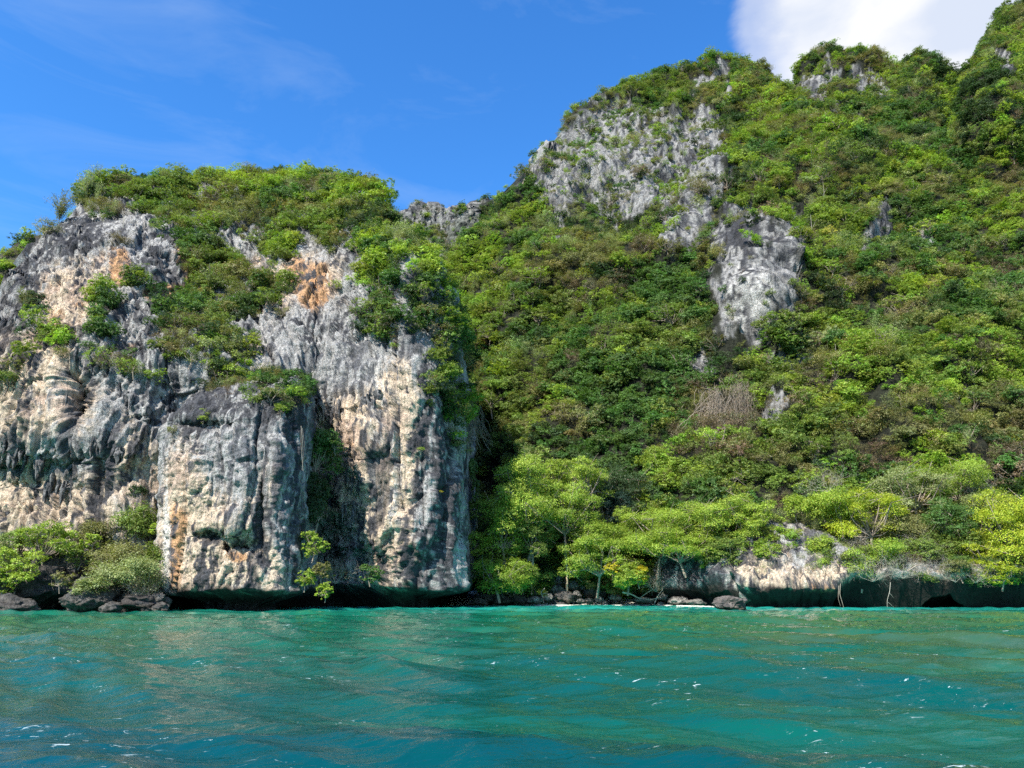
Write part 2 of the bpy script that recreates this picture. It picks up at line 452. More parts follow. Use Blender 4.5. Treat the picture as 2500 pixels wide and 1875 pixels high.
def colA(P, n):
    px, py = PX(P)
    cream = blobs(px, py, [(230, 690, 130, 85, .75), (150, 720, 70, 60, .5), (60, 950, 110, 150, .75), (150, 930, 70, 120, .6), (100, 1260, 220, 110, .85), (250, 1000, 80, 80, .3), (340, 1160, 60, 100, .5),
                           (720, 680, 130, 100, .75), (890, 1120, 90, 200, .75), (960, 1200, 55, 260, .8), (985, 950, 40, 120, .55), (800, 1010, 80, 60, .4), (760, 1180, 60, 120, .5), (590, 880, 60, 60, .3), (640, 860, 60, 70, .4)])
    cream = cream + .22 * sm(py, 800, 950)
    orange = blobs(px, py, [(293, 655, 30, 50, 1.1), (180, 700, 40, 30, .6), (220, 640, 30, 30, .5), (130, 760, 30, 40, .5), (110, 1230, 90, 50, .38), (960, 1180, 26, 200, .36), (395, 715, 60, 24, 1.3), (420, 730, 22, 22, .6), (462, 640, 18, 52, 1.2), (440, 620, 40, 16, .6), (713, 650, 28, 48, .7), (770, 690, 40, 75, .75), (745, 730, 40, 26, .6),
                            (640, 640, 22, 22, .5), (240, 1060, 30, 12, .5), (850, 1080, 30, 20, .4), (320, 845, 14, 14, .6), (400, 1260, 16, 22, .8), (195, 745, 18, 10, .5), (100, 620, 14, 30, .4)])
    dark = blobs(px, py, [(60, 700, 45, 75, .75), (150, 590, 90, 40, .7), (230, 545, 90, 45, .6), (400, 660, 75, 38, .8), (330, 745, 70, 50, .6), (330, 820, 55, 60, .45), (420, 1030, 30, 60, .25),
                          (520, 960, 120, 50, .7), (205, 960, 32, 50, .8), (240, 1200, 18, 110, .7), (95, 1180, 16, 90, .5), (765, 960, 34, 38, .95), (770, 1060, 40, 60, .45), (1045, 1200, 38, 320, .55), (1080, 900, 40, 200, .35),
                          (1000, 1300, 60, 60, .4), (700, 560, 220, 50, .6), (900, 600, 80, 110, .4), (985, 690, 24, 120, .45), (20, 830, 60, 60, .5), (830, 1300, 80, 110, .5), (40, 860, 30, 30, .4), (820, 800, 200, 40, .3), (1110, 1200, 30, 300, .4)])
    grey = blobs(px, py, [(830, 910, 150, 110, .6), (560, 820, 80, 80, .3), (60, 1110, 130, 50, .6), (230, 1120, 80, 70, .5), (1020, 1420, 80, 60, .4), (370, 960, 60, 80, .5), (440, 880, 60, 60, .5)])
    white = blobs(px, py, [(920, 1080, 20, 260, .45), (965, 1180, 20, 230, .45), (60, 1110, 100, 60, .35), (200, 1000, 120, 130, .28), (1010, 1440, 80, 30, .4), (850, 920, 120, 90, .2), (100, 900, 100, 200, .15)])
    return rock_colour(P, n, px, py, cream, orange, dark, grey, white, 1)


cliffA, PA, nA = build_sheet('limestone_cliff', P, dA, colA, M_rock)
tag(cliffA, 'tall grey and cream limestone wall with orange stains, left half', kind='structure')

# ---- the buttress that stands out of the wall
B_plan = [(428, 112), (418, 100), (408, 92), (405, 86), (408, 84), (430, 82.5), (500, 81), (600, 80.5), (670, 81), (705, 82.5), (728, 85.5), (738, 90), (742, 98), (740, 112)]
B_top = lambda px, s: np.interp(px, [395, 405, 425, 470, 540, 620, 690, 735, 760], [1085, 1060, 1025, 995, 968, 955, 948, 960, 975])


def B_lean(px, py):
    d = np.interp(py, [950, 985, 1020, 1100, 1300, 1480], [6.0, 3.2, 1.6, .6, .2, .0])
    return d + blobs(px, py, [(510, 1310, 34, 14, 1.6), (585, 1335, 36, 14, 1.8), (560, 1275, 60, 22, -.7), (500, 1040, 60, 16, 1.5), (640, 1270, 12, 70, 1.2), (470, 1170, 40, 60, -.6), (680, 1110, 16, 70, -.7)])


P, gx, gy = sheet(B_plan, B_top, B_lean, 330, 280, 1503, 6, 1.0, cap=(8, 3.5, 10, 3.0), capn=60)
dB = rockdisp(P, 31, big=.3, mid=.2, flute=.42, fine=.2, over=.0, fl=1.3, block=.7) - notch(P, 1.35, 4.5, 1.5)
e = np.linspace(0, 1, P.shape[1]); edge = sm(e, .0, .2) * (1 - sm(e, .88, 1)); dB = dB * (.35 + .65 * edge[None])


def colB(P, n):
    px, py = PX(P)
    cream = blobs(px, py, [(560, 1150, 160, 110, .38), (520, 1340, 150, 140, .62), (680, 1190, 40, 80, .5), (620, 1400, 110, 80, .55), (450, 1250, 60, 150, .5)])
    orange = blobs(px, py, [(428, 1340, 22, 120, .8), (470, 1270, 40, 40, .45), (580, 1360, 30, 14, .7), (690, 1180, 22, 45, .42), (545, 1140, 16, 30, .4), (600, 1450, 60, 20, .25)])
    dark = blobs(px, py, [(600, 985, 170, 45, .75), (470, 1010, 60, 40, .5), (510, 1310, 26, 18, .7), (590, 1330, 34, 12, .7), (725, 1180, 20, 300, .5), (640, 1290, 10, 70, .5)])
    grey = blobs(px, py, [(560, 1100, 150, 60, .5), (680, 1300, 50, 160, .4), (720, 1200, 30, 250, .8)])
    white = blobs(px, py, [(407, 1350, 9, 180, .9), (640, 1080, 80, 60, .3), (700, 1050, 30, 60, .3), (640, 1430, 80, 60, .35), (520, 1450, 100, 30, .25), (640, 1250, 60, 60, .25)])
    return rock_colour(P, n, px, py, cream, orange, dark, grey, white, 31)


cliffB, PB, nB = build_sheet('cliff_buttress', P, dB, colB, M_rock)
tag(cliffB, 'square pale buttress standing in the water in front of the wall', kind='structure')

# ---- green hill behind the wall at the far left
P, gx, gy = sheet([(-500, 135), (-100, 132), (100, 128), (300, 126), (450, 128)], [(-500, 760), (-300, 720), (-100, 665), (0, 628), (60, 600), (110, 566), (145, 530), (200, 478), (240, 458), (300, 450), (450, 460)],
                  lambda px, py: np.interp(py, [430, 600, 800, 1000], [34, 22, 8, 0]), 110, 60, 1000)
hillF, PF, nF = build_sheet('left_hill', P, 2.5 * fbm(P, .05, 4, 91), lambda P, n: np.broadcast_to(np.array((.07, .065, .04)), P.shape), M_rock_far)
tag(hillF, kind='structure')

# ---- far rocky ridge seen through the saddle
P, gx, gy = sheet([(860, 300), (1000, 290), (1130, 285), (1260, 290), (1400, 300)],
                  [(860, 600), (930, 560), (965, 545), (1000, 526), (1030, 520), (1060, 522), (1085, 532), (1110, 532), (1130, 528), (1150, 520), (1170, 508), (1200, 503), (1240, 508), (1256, 520), (1266, 548), (1300, 560), (1400, 560)],
                  lambda px, py: np.interp(py, [500, 600, 700], [16, 4, 0]), 300, 110, 720, 5, topw=4, cap=(10, -3, 30, -30))
jag = 2.2 * ridged(P * [1, .4, .25], (.35, .35, .1), 3, 77)
P[..., 2] += jag * sm(np.linspace(0, 1, P.shape[0])[:, None], .3, .9) * .9


def colC(P, n):
    px, py = PX(P)
    c = rock_colour(P * .5, n, px, py, 0 * px, 0 * px, .15 + 0 * px, .5 + 0 * px, .1 + 0 * px, 3)
    v = sm(fbm(P, .05, 3, 8), -.1, .3)
    return c * .62 * (1 - .6 * v[..., None]) + np.array((.06, .075, .04)) * .6 * v[..., None]


ridgeC, PC, nC = build_sheet('far_ridge', P, rockdisp(P * .5, 61) * 1.6, colC, M_rock_far)
tag(ridgeC, kind='structure')

# ---- the big overgrown hillside and its summit
D_top = [(700, 690), (900, 665), (950, 665), (1050, 668), (1120, 650), (1180, 622), (1250, 585), (1275, 556), (1295, 518), (1320, 468), (1345, 408), (1368, 352), (1385, 330), (1410, 306), (1440, 293), (1470, 270), (1500, 250), (1540, 232),
         (1600, 208), (1650, 196), (1700, 178), (1760, 166), (1800, 164), (1850, 173), (1900, 190), (1935, 202), (1960, 190), (1990, 172), (2030, 160), (2080, 158), (2120, 168), (2150, 180), (2200, 184),
         (2240, 188), (2300, 188), (2340, 186), (2380, 190), (2405, 165), (2425, 130), (2440, 95), (2465, 68), (2500, 40), (2560, 0), (2700, -60), (3100, -90)]
D_plan = [(700, 140), (950, 132), (1090, 132), (1150, 128), (1200, 128), (1290, 120), (1400, 117), (1500, 114), (1600, 110), (1700, 104), (1850, 100), (2000, 99), (2300, 99), (2600, 99), (3100, 102)]


def D_lean(px, py):
    d = np.interp(py, [-60, 60, 130, 200, 300, 400, 500, 600, 700, 800, 900, 1000, 1100, 1200, 1300, 1400, 1470], [205, 190, 175, 150, 124, 104, 88, 72, 58, 46, 36, 28, 20, 13, 6, 2, 0])
    d = d + 10 * sm(py, 1340, 1430) * sm(px, 1640, 1800)
    d = d + blobs(px, py, [(1760, 660, 110, 190, -9), (1192, 1165, 55, 120, 22), (1500, 480, 200, 190, -10), (2460, 180, 110, 170, -42), (2330, 330, 60, 200, 14), (2000, 400, 120, 120, -8), (1480, 900, 160, 160, -5),
                           (1680, 900, 50, 120, 4), (1770, 1020, 60, 90, -3), (1130, 800, 60, 200, 6), (1300, 640, 100, 90, -4), (2200, 860, 200, 120, -5), (1900, 880, 70, 80, 4), (1640, 420, 60, 160, 6), (1900, 300, 60, 120, 6)])
    return d


P, gx, gy = sheet(D_plan, D_top, D_lean, 620, 420, 1478, 20, 1.0, cap=(30, -3, 60, -40), topw=8)
px, py = PX(P)
ROCKD = [  # bare rock on the hillside: (px, py, rx, ry)
    (1845, 640, 95, 110), (1850, 580, 100, 60), (1830, 745, 62, 80), (1800, 700, 50, 50), (1835, 800, 22, 45),
    (1440, 370, 120, 70), (1400, 325, 40, 35), (1350, 400, 40, 50), (1480, 265, 50, 25), (1400, 430, 90, 70), (1360, 440, 60, 50), (1480, 300, 90, 40), (1690, 400, 70, 110), (1620, 400, 60, 90), (1560, 440, 70, 60), (1500, 480, 60, 40), (1660, 550, 40, 60), (1740, 430, 40, 50), (1700, 520, 50, 55), (1700, 300, 60, 25), (1740, 200, 30, 22),
    (1600, 410, 40, 40), (1365, 540, 20, 40), (1490, 540, 16, 36), (2000, 210, 40, 32), (2035, 170, 25, 15), (2120, 205, 40, 28), (2130, 560, 22, 40), (2150, 540, 30, 30), (1890, 890, 30, 30), (1890, 1000, 22, 40),
    (1700, 920, 20, 55), (2460, 150, 35, 25), (1960, 870, 20, 20), (2250, 590, 20, 18), (1320, 300, 10, 10), (1560, 350, 60, 30), (1330, 340, 30, 30)]


def rock_mask_D(px, py):
    q = np.stack([px, py, 0 * px], -1)
    px = px + 30 * fbm(q, (.018, .012, 1), 4, 951, .65); py = py + 55 * fbm(q, (.022, .008, 1), 4, 952, .65)
    s = 0
    for x, y, rx, ry in ROCKD: s = np.maximum(s, np.exp(-(((px - x) / rx) ** 2 + ((py - y) / ry) ** 2) * .7))
    return s


dD = 5.0 * fbm(P, (.034, .034, .026), 4, 21) + 3.4 * ridged(P + 8 * np.stack([fbm(P, .02, 2, 18)] * 3, -1), (.034, .02, .010), 3, 22) + 2.6 * sm(fbm(P, (.07, .07, .05), 3, 19), -.2, .3)
dD = dD * (.12 + .88 * sm(P[..., 2], 4, 26)) - 1.5 * (1 - sm(P[..., 2], 2, 14))
rm = rock_mask_D(px, py); r1 = sm(rm, .25, .6)
dD += r1 * rockdisp(P * np.array([1, 1, .5]), 24, big=.3, mid=.3, flute=.8, fine=.3, over=.2, fl=1.5, block=.5)
dD += blobs(px, py, [(1840, 640, 100, 130, 3.5)])


def colD(P, n):
    px, py = PX(P)
    z = 0 * px
    dark = blobs(px, py, [(1850, 560, 110, 55, .7), (1780, 640, 40, 100, .45), (1700, 920, 30, 60, .5), (1990, 400, 60, 60, .3), (2460, 150, 60, 40, .6)])
    white = blobs(px, py, [(1820, 740, 50, 95, 1.0), (1870, 660, 70, 80, .5), (1890, 990, 20, 50, .4), (2140, 560, 30, 40, .4), (2030, 200, 60, 30, .2)])
    grey = blobs(px, py, [(1600, 420, 300, 220, .2), (1880, 640, 60, 80, .6)])
    c = .74 * rock_colour(P * np.array([.8, .8, .8]), n, px, py, blobs(px, py, [(1815, 740, 20, 60, .4)]), z, dark, grey, white, 21)
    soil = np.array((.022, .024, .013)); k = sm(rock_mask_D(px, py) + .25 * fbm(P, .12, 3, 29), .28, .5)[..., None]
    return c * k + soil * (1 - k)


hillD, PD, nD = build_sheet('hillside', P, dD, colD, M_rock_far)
tag(hillD, kind='structure')

# ---- low bluff along the shore on the right, undercut by the sea
E_plan = [(1520, 124), (1560, 118), (1590, 112), (1640, 106), (1700, 102), (1760, 99), (1820, 97), (1900, 95.5), (2000, 94.5), (2060, 94), (2100, 94.5), (2200, 93.5), (2350, 92.5), (2500, 92), (2800, 92), (3100, 94)]
E_top = [(1500, 1448), (1580, 1425), (1620, 1395), (1680, 1368), (1750, 1362), (1800, 1345), (1850, 1320), (1900, 1305), (1960, 1310), (2010, 1335), (2060, 1380), (2120, 1400), (2200, 1408), (2300, 1412), (2400, 1412), (2600, 1408), (3100, 1400)]


def E_lean(px, py):
    d = np.interp(py, [1285, 1320, 1360, 1400, 1440, 1490], [8.5, 6.5, 4.2, 2.0, .3, 0])
    return d + blobs(px, py, [(1800, 1420, 20, 20, 1.2)])


P, gx, gy = sheet(E_plan, E_top, E_lean, 620, 150, 1494, 12, 1.0, cap=(12, 2, 12, 2), capn=30)
px, py = PX(P)
nz = np.interp(px, [1500, 1600, 1690, 1740, 1800, 1850, 1980, 2040, 2080, 2150, 2300, 2500, 3100], [.3, .9, 2.2, 2.5, 2.0, 1.0, 1.0, 1.3, 2.2, 2.5, 2.1, 2.3, 2.3])
nd = np.interp(px, [1500, 1650, 1750, 1850, 2030, 2090, 2500, 3100], [1, 2.5, 4.0, 2.5, 3.0, 8.5, 9.0, 9.0])
zz = P[..., 2] + .5 * fbm(P * [1, 1, 0], .12, 3, 57)
dE = rockdisp(P, 44, big=1.0, mid=1.0, flute=.35, fine=.35, over=.5) * .9 - nd * (1 - sm(zz, nz - 1.0, nz + .8))


def colE(P, n):
    px, py = PX(P)
    cream = blobs(px, py, [(1940, 1380, 120, 90, .6), (1820, 1400, 70, 50, .35), (2200, 1410, 220, 25, .5), (1640, 1450, 90, 20, .3)])
    orange = blobs(px, py, [(1990, 1455, 60, 22, .65), (1920, 1465, 50, 16, .45), (2310, 1430, 20, 10, .5), (2010, 1435, 30, 14, .5)])
    dark = blobs(px, py, [(1660, 1395, 60, 30, .55), (2300, 1460, 300, 40, .45), (1800, 1370, 60, 20, .3)])
    grey = blobs(px, py, [(1720, 1420, 90, 40, .7), (1950, 1340, 80, 60, .3)])
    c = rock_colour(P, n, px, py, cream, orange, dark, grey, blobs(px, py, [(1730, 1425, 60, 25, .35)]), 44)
    g = np.interp(px, [1500, 1690, 1740, 1850, 2040, 2080, 3100], [.3, 2.5, 2.7, 1.5, 2.0, 3.5, 3.5]); k = 1 - sm(P[..., 2] + .6 * fbm(P, .4, 3, 46), g - .6, g + .4)  # undercut and cave ceiling painted near-black to stand in for shade
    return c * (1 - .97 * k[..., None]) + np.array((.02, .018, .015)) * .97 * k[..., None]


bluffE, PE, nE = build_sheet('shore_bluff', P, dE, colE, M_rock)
tag(bluffE, kind='structure')

# ---- narrow beach and rubble slope at the foot of the hillside
nu, nv = 160, 24
pxs = np.linspace(1090, 1640, nu); v = np.linspace(0, 1, nv)
Ys = 109.2 + 3 * sm(np.abs(pxs - 1430), 150, 260) + .5 * np.sin(pxs * .03)
X0 = (pxs - 1250) / F * Ys / 1.045
G = np.zeros((nv, nu, 3)); G[..., 0] = X0[None]; G[..., 1] = Ys[None] + v[:, None] * 17; G[..., 2] = -.25 + 3.4 * v[:, None] ** .9
G[..., 2] += .12 * fbm(G, .8, 3, 3)
beach = obj('beach', mk_mesh('beach', G, grid_faces(nu, nv)), M_sand); tag(beach, kind='structure')

# ---- sea bed is never seen: the sea is one sheet to the horizon
def wave_h(X, Y):
    P = np.stack([X, Y, 0 * X], -1)
    wx = X + 1.2 * fbm(P, .08, 2, 301); wy = Y + 1.2 * fbm(P, .08, 2, 302)
    rs = np.random.RandomState(5); h = 0
    for k in range(16):
        lam = 12 * (.80 ** k); a = .0105 * lam; th = math.radians(rs.normal(74, 26)); q = 2 * math.pi / lam
        ph = q * (wx * math.cos(th) + wy * math.sin(th)) + rs.uniform(0, 6.28)
        env = .55 + .75 * fbm(P, 1 / (lam * 3.2), 1, 310 + k)
        h = h + (2.4 if .7 < lam < 7 else .85) * a * env * (1 - 2 * np.abs(np.sin(ph / 2)) ** 1.3)
    return h + .03 * ridged(P, (.9, 1.3, 1), 3, 330) - .01


ny = 620; nx = 520
py_rows = np.linspace(1930, 1474.5, ny)
Yr = np.array([dwater(p) for p in py_rows]); Yr = np.concatenate([[3.0, 5.0, 7.0], Yr[Yr < 120], [130, 150, 200, 400, 1200, 4000]])
Yr = np.concatenate([[-3000, -300, -30, -4, 1], Yr]); ux = np.linspace(-1, 1, nx); Xg = ux[None] * (np.maximum(Yr, 3)[:, None] * .82 + 4)
for q, k in ((0, 60), (1, 4), (-2, 4), (-1, 60)): Xg[:, q] = np.sign(ux[q]) * (np.maximum(Yr, 3) * .9 + 25 * k); Yg = np.broadcast_to(Yr[:, None], Xg.shape).copy()
fade = 1 - sm(Yg, 60, 125) * .55
H = wave_h(Xg, Yg) * fade * sm(Yg, -4, 3); H[Yr > 128] = 0; H[:, :2] = 0; H[:, -2:] = 0
G = np.stack([Xg, Yg, H], -1)
sea = obj('sea_water', mk_mesh('sea_water', G, grid_faces(nx, len(Yr))), None); tag(sea, kind='structure')
fx = np.linspace(1282, 1760, 300); fq = np.stack([fx, 0 * fx, 0 * fx], -1)
fy = np.interp(fx, [1282, 1600, 1700, 1760], [106.6, 106.8, 101, 97]) + .4 * fbm(fq, .03, 3, 401); fw = .5 + .9 * fbm(fq, .05, 3, 402)
rows_ = []
for k_, (o_, h_) in enumerate(((-.4, -.03), (-.1, .05), (.3, .08), (.9, .03))): rows_.append(np.stack([(fx - 1250) / F * fy / 1.045, fy + o_ * np.clip(fw, .15, 2), h_ + .05 * fbm(fq, .2, 2, 403 + k_) + 0 * fx], -1))
foam_o = obj('sea_foam', mk_mesh('sea_foam', np.array(rows_), grid_faces(300, 4)), plain_material('foam', (.46, .50, .44), (.66, .66, .58), 3, .6, .1)); tag(foam_o, 'thin white line of lapping foam along the beach', 'foam', kind='stuff')
Vr = [(-4000, 3, 0), (-4.46, 3, 0), (4.46, 3, 0), (4000, 3, 0), (4000, -4000, 0), (-4000, -4000, 0)]
m, t = new_mat('sea water')
geo = N(t, 'ShaderNodeNewGeometry'); sp = N(t, 'ShaderNodeSeparateXYZ'); L(t, geo.outputs['Position'], sp.inputs[0])
# depth of the water: shallow turquoise shelf near the shore, darker weed and coral patches, deep teal offshore
npatch = N(t, 'ShaderNodeTexNoise', i_Scale=.09, i_Detail=5, i_Roughness=.6, i_Distortion=.8); L(t, geo.outputs['Position'], npatch.inputs['Vector'])
ysh = math_n(t, 'ADD', sp.outputs['Y'], math_n(t, 'MULTIPLY', math_n(t, 'SUBTRACT', npatch.outputs['Fac'], .5), 16))
base = ramp(t, math_n(t, 'DIVIDE', ysh, 120), [(.06, (.000, .040, .042)), (.16, (.000, .060, .045)), (.30, (.001, .074, .044)), (.5, (.002, .10, .055)), (.6, (.004, .135, .08)), (.66, (.008, .19, .13)), (.73, (.016, .34, .26)), (.95, (.02, .38, .29))])
weed = ramp(t, npatch.outputs['Fac'], [(.44, 0.0), (.6, .65)])
wr = N(t, 'ShaderNodeMapRange'); L(t, sp.outputs['X'], wr.inputs['Value']); wr.inputs['From Min'].default_value = -8; wr.inputs['From Max'].default_value = 12
far = N(t, 'ShaderNodeMapRange'); L(t, sp.outputs['Y'], far.inputs['Value']); far.inputs['From Min'].default_value = 14; far.inputs['From Max'].default_value = 30
near_s = N(t, 'ShaderNodeMapRange'); L(t, sp.outputs['Y'], near_s.inputs['Value']); near_s.inputs['From Min'].default_value = 88; near_s.inputs['From Max'].default_value = 76
base = mixc(t, math_n(t, 'MULTIPLY', math_n(t, 'MULTIPLY', weed, wr.outputs[0]), math_n(t, 'MULTIPLY', far.outputs[0], near_s.outputs[0])), base, (.045, .085, .03))
nbl = N(t, 'ShaderNodeTexNoise', i_Scale=.16, i_Detail=4, i_Roughness=.55, i_Distortion=.5); mpl = N(t, 'ShaderNodeMapping'); mpl.inputs['Scale'].default_value = (.5, 1.3, 1); mpl.inputs['Location'].default_value = (13, 5, 0)
L(t, geo.outputs['Position'], mpl.inputs[0]); L(t, mpl.outputs[0], nbl.inputs['Vector'])
near_f = N(t, 'ShaderNodeMapRange'); L(t, sp.outputs['Y'], near_f.inputs['Value']); near_f.inputs['From Min'].default_value = 62; near_f.inputs['From Max'].default_value = 34
base = mixc(t, math_n(t, 'MULTIPLY', ramp(t, nbl.outputs['Fac'], [(.5, 0.0), (.7, .4)]), near_f.outputs[0]), base, (.0, .042, .058))
base = mixc(t, ramp(t, nbl.outputs['Fac'], [(.33, .4), (.45, 0.0)]), base, (.004, .105, .06))
# scraps of foam
nfo = N(t, 'ShaderNodeTexNoise', i_Scale=6.0, i_Detail=4, i_Roughness=.7, i_Distortion=1.2); mpf = N(t, 'ShaderNodeMapping'); mpf.inputs['Scale'].default_value = (.45, 1.0, 1); L(t, geo.outputs['Position'], mpf.inputs[0]); L(t, mpf.outputs[0], nfo.inputs['Vector'])
nfm = N(t, 'ShaderNodeTexNoise', i_Scale=.28, i_Detail=3, i_Roughness=.6); L(t, geo.outputs['Position'], nfm.inputs['Vector'])
foam = math_n(t, 'MULTIPLY', ramp(t, nfo.outputs['Fac'], [(.64, 0.0), (.675, 1.0)]), ramp(t, nfm.outputs['Fac'], [(.52, 0.0), (.6, 1.0)]))
base = mixc(t, math_n(t, 'MULTIPLY', foam, .75), base, (.55, .66, .66))
nb1 = N(t, 'ShaderNodeTexNoise', i_Scale=2.4, i_Detail=6, i_Roughness=.6, i_Distortion=.6)
mpb = N(t, 'ShaderNodeMapping'); mpb.inputs['Scale'].default_value = (.55, 1.1, 1); mpb.inputs['Rotation'].default_value = (0, 0, .25); L(t, geo.outputs['Position'], mpb.inputs[0]); L(t, mpb.outputs[0], nb1.inputs['Vector'])
nb2 = N(t, 'ShaderNodeTexNoise', i_Scale=6.5, i_Detail=4, i_Roughness=.6, i_Distortion=.9); mpb2 = N(t, 'ShaderNodeMapping'); mpb2.inputs['Scale'].default_value = (.4, 1.2, 1); mpb2.inputs['Rotation'].default_value = (0, 0, -.3)
L(t, geo.outputs['Position'], mpb2.inputs[0]); L(t, mpb2.outputs[0], nb2.inputs['Vector'])
bmp = N(t, 'ShaderNodeBump', i_Strength=1.0, i_Distance=.055); L(t, math_n(t, 'ADD', nb1.outputs['Fac'], math_n(t, 'MULTIPLY', nb2.outputs['Fac'], .2)), bmp.inputs['Height'])
pw = N(t, 'ShaderNodeBsdfPrincipled'); L(t, base, pw.inputs['Base Color']); L(t, bmp.outputs[0], pw.inputs['Normal'])
pw.inputs['IOR'].default_value = 1.42
L(t, math_n(t, 'ADD', math_n(t, 'MULTIPLY', foam, .6), .03), pw.inputs['Roughness'])
ow = N(t, 'ShaderNodeOutputMaterial'); L(t, pw.outputs[0], ow.inputs[0])
sea.data.materials.append(m)

# ------------------------------------------------------------------ plants: mesh makers
def leaf_quads(C, Nn, size, rs, aspect=1.7, jit=.7, droop=0.0):
    n = len(C)
    Nn = Nn + rs.normal(size=(n, 3)) * jit; Nn /= np.linalg.norm(Nn, axis=1, keepdims=True) + 1e-9
    T = rs.normal(size=(n, 3)); T[:, 2] -= droop * 2
    T -= (T * Nn).sum(1, keepdims=True) * Nn; T /= np.linalg.norm(T, axis=1, keepdims=True) + 1e-9
    Bn = np.cross(Nn, T)
    l = size * rs.uniform(.6, 1.3, (n, 1)); w = l / aspect
    V = np.stack([C - T * l * .5, C + Bn * w * .5 + Nn * w * .15, C + T * l * .5, C - Bn * w * .5 + Nn * w * .15], 1).reshape(-1, 3)
    return V, np.arange(n * 4).reshape(n, 4)


def sph(n, rs):
    v = rs.normal(size=(n, 3)); return v / np.linalg.norm(v, axis=1, keepdims=True)


def tubes(segs, k=3):
    """segs: list of (p0, p1, r0, r1) -> prisms"""
    A = np.array([s[0] for s in segs], float); B = np.array([s[1] for s in segs], float)
    r0 = np.array([s[2] for s in segs])[:, None]; r1 = np.array([s[3] for s in segs])[:, None]
    d = B - A; d /= np.linalg.norm(d, axis=1, keepdims=True) + 1e-9
    ref = np.where(np.abs(d[:, 2:3]) > .8, [[1., 0, 0]], [[0, 0, 1.]])
    u = np.cross(d, ref); u /= np.linalg.norm(u, axis=1, keepdims=True) + 1e-9; v = np.cross(d, u)
    Vs = []
    for base, r in ((A, r0), (B, r1)):
        for i in range(k):
            a = 2 * math.pi * i / k; Vs.append(base + (u * math.cos(a) + v * math.sin(a)) * r)
    V = np.stack(Vs, 1); n = len(segs)
    f = np.array([[i, (i + 1) % k, k + (i + 1) % k, k + i] for i in range(k)])
    return V.reshape(-1, 3), (f[None] + (np.arange(n) * 2 * k)[:, None, None]).reshape(-1, 4)


def branchy(rs, start, direc, length, rad, depth, spread=.55, up=.1, segs=None, wig=.18, kids=(3, 5)):
    if segs is None: segs = []
    p = np.array(start, float); d = np.array(direc, float); d /= np.linalg.norm(d)
    ns = 4 if depth > 0 else 3; pts = [p.copy()]
    for i in range(ns):
        d = d + rs.normal(size=3) * wig + np.array([0, 0, up * .3]); d /= np.linalg.norm(d)
        q = p + d * length / ns; r0 = rad * (1 - .55 * i / ns); r1 = rad * (1 - .55 * (i + 1) / ns)
        segs.append((p, q, r0, r1)); p = q; pts.append(p.copy())
    if depth > 0:
        for c in range(rs.randint(*kids)):
            i = rs.randint(2, ns + 1); nd = d + rs.normal(size=3) * spread + np.array([0, 0, up])
            branchy(rs, pts[i], nd, length * rs.uniform(.5, .75), rad * .5, depth - 1, spread, up, segs, wig, kids)
    return segs


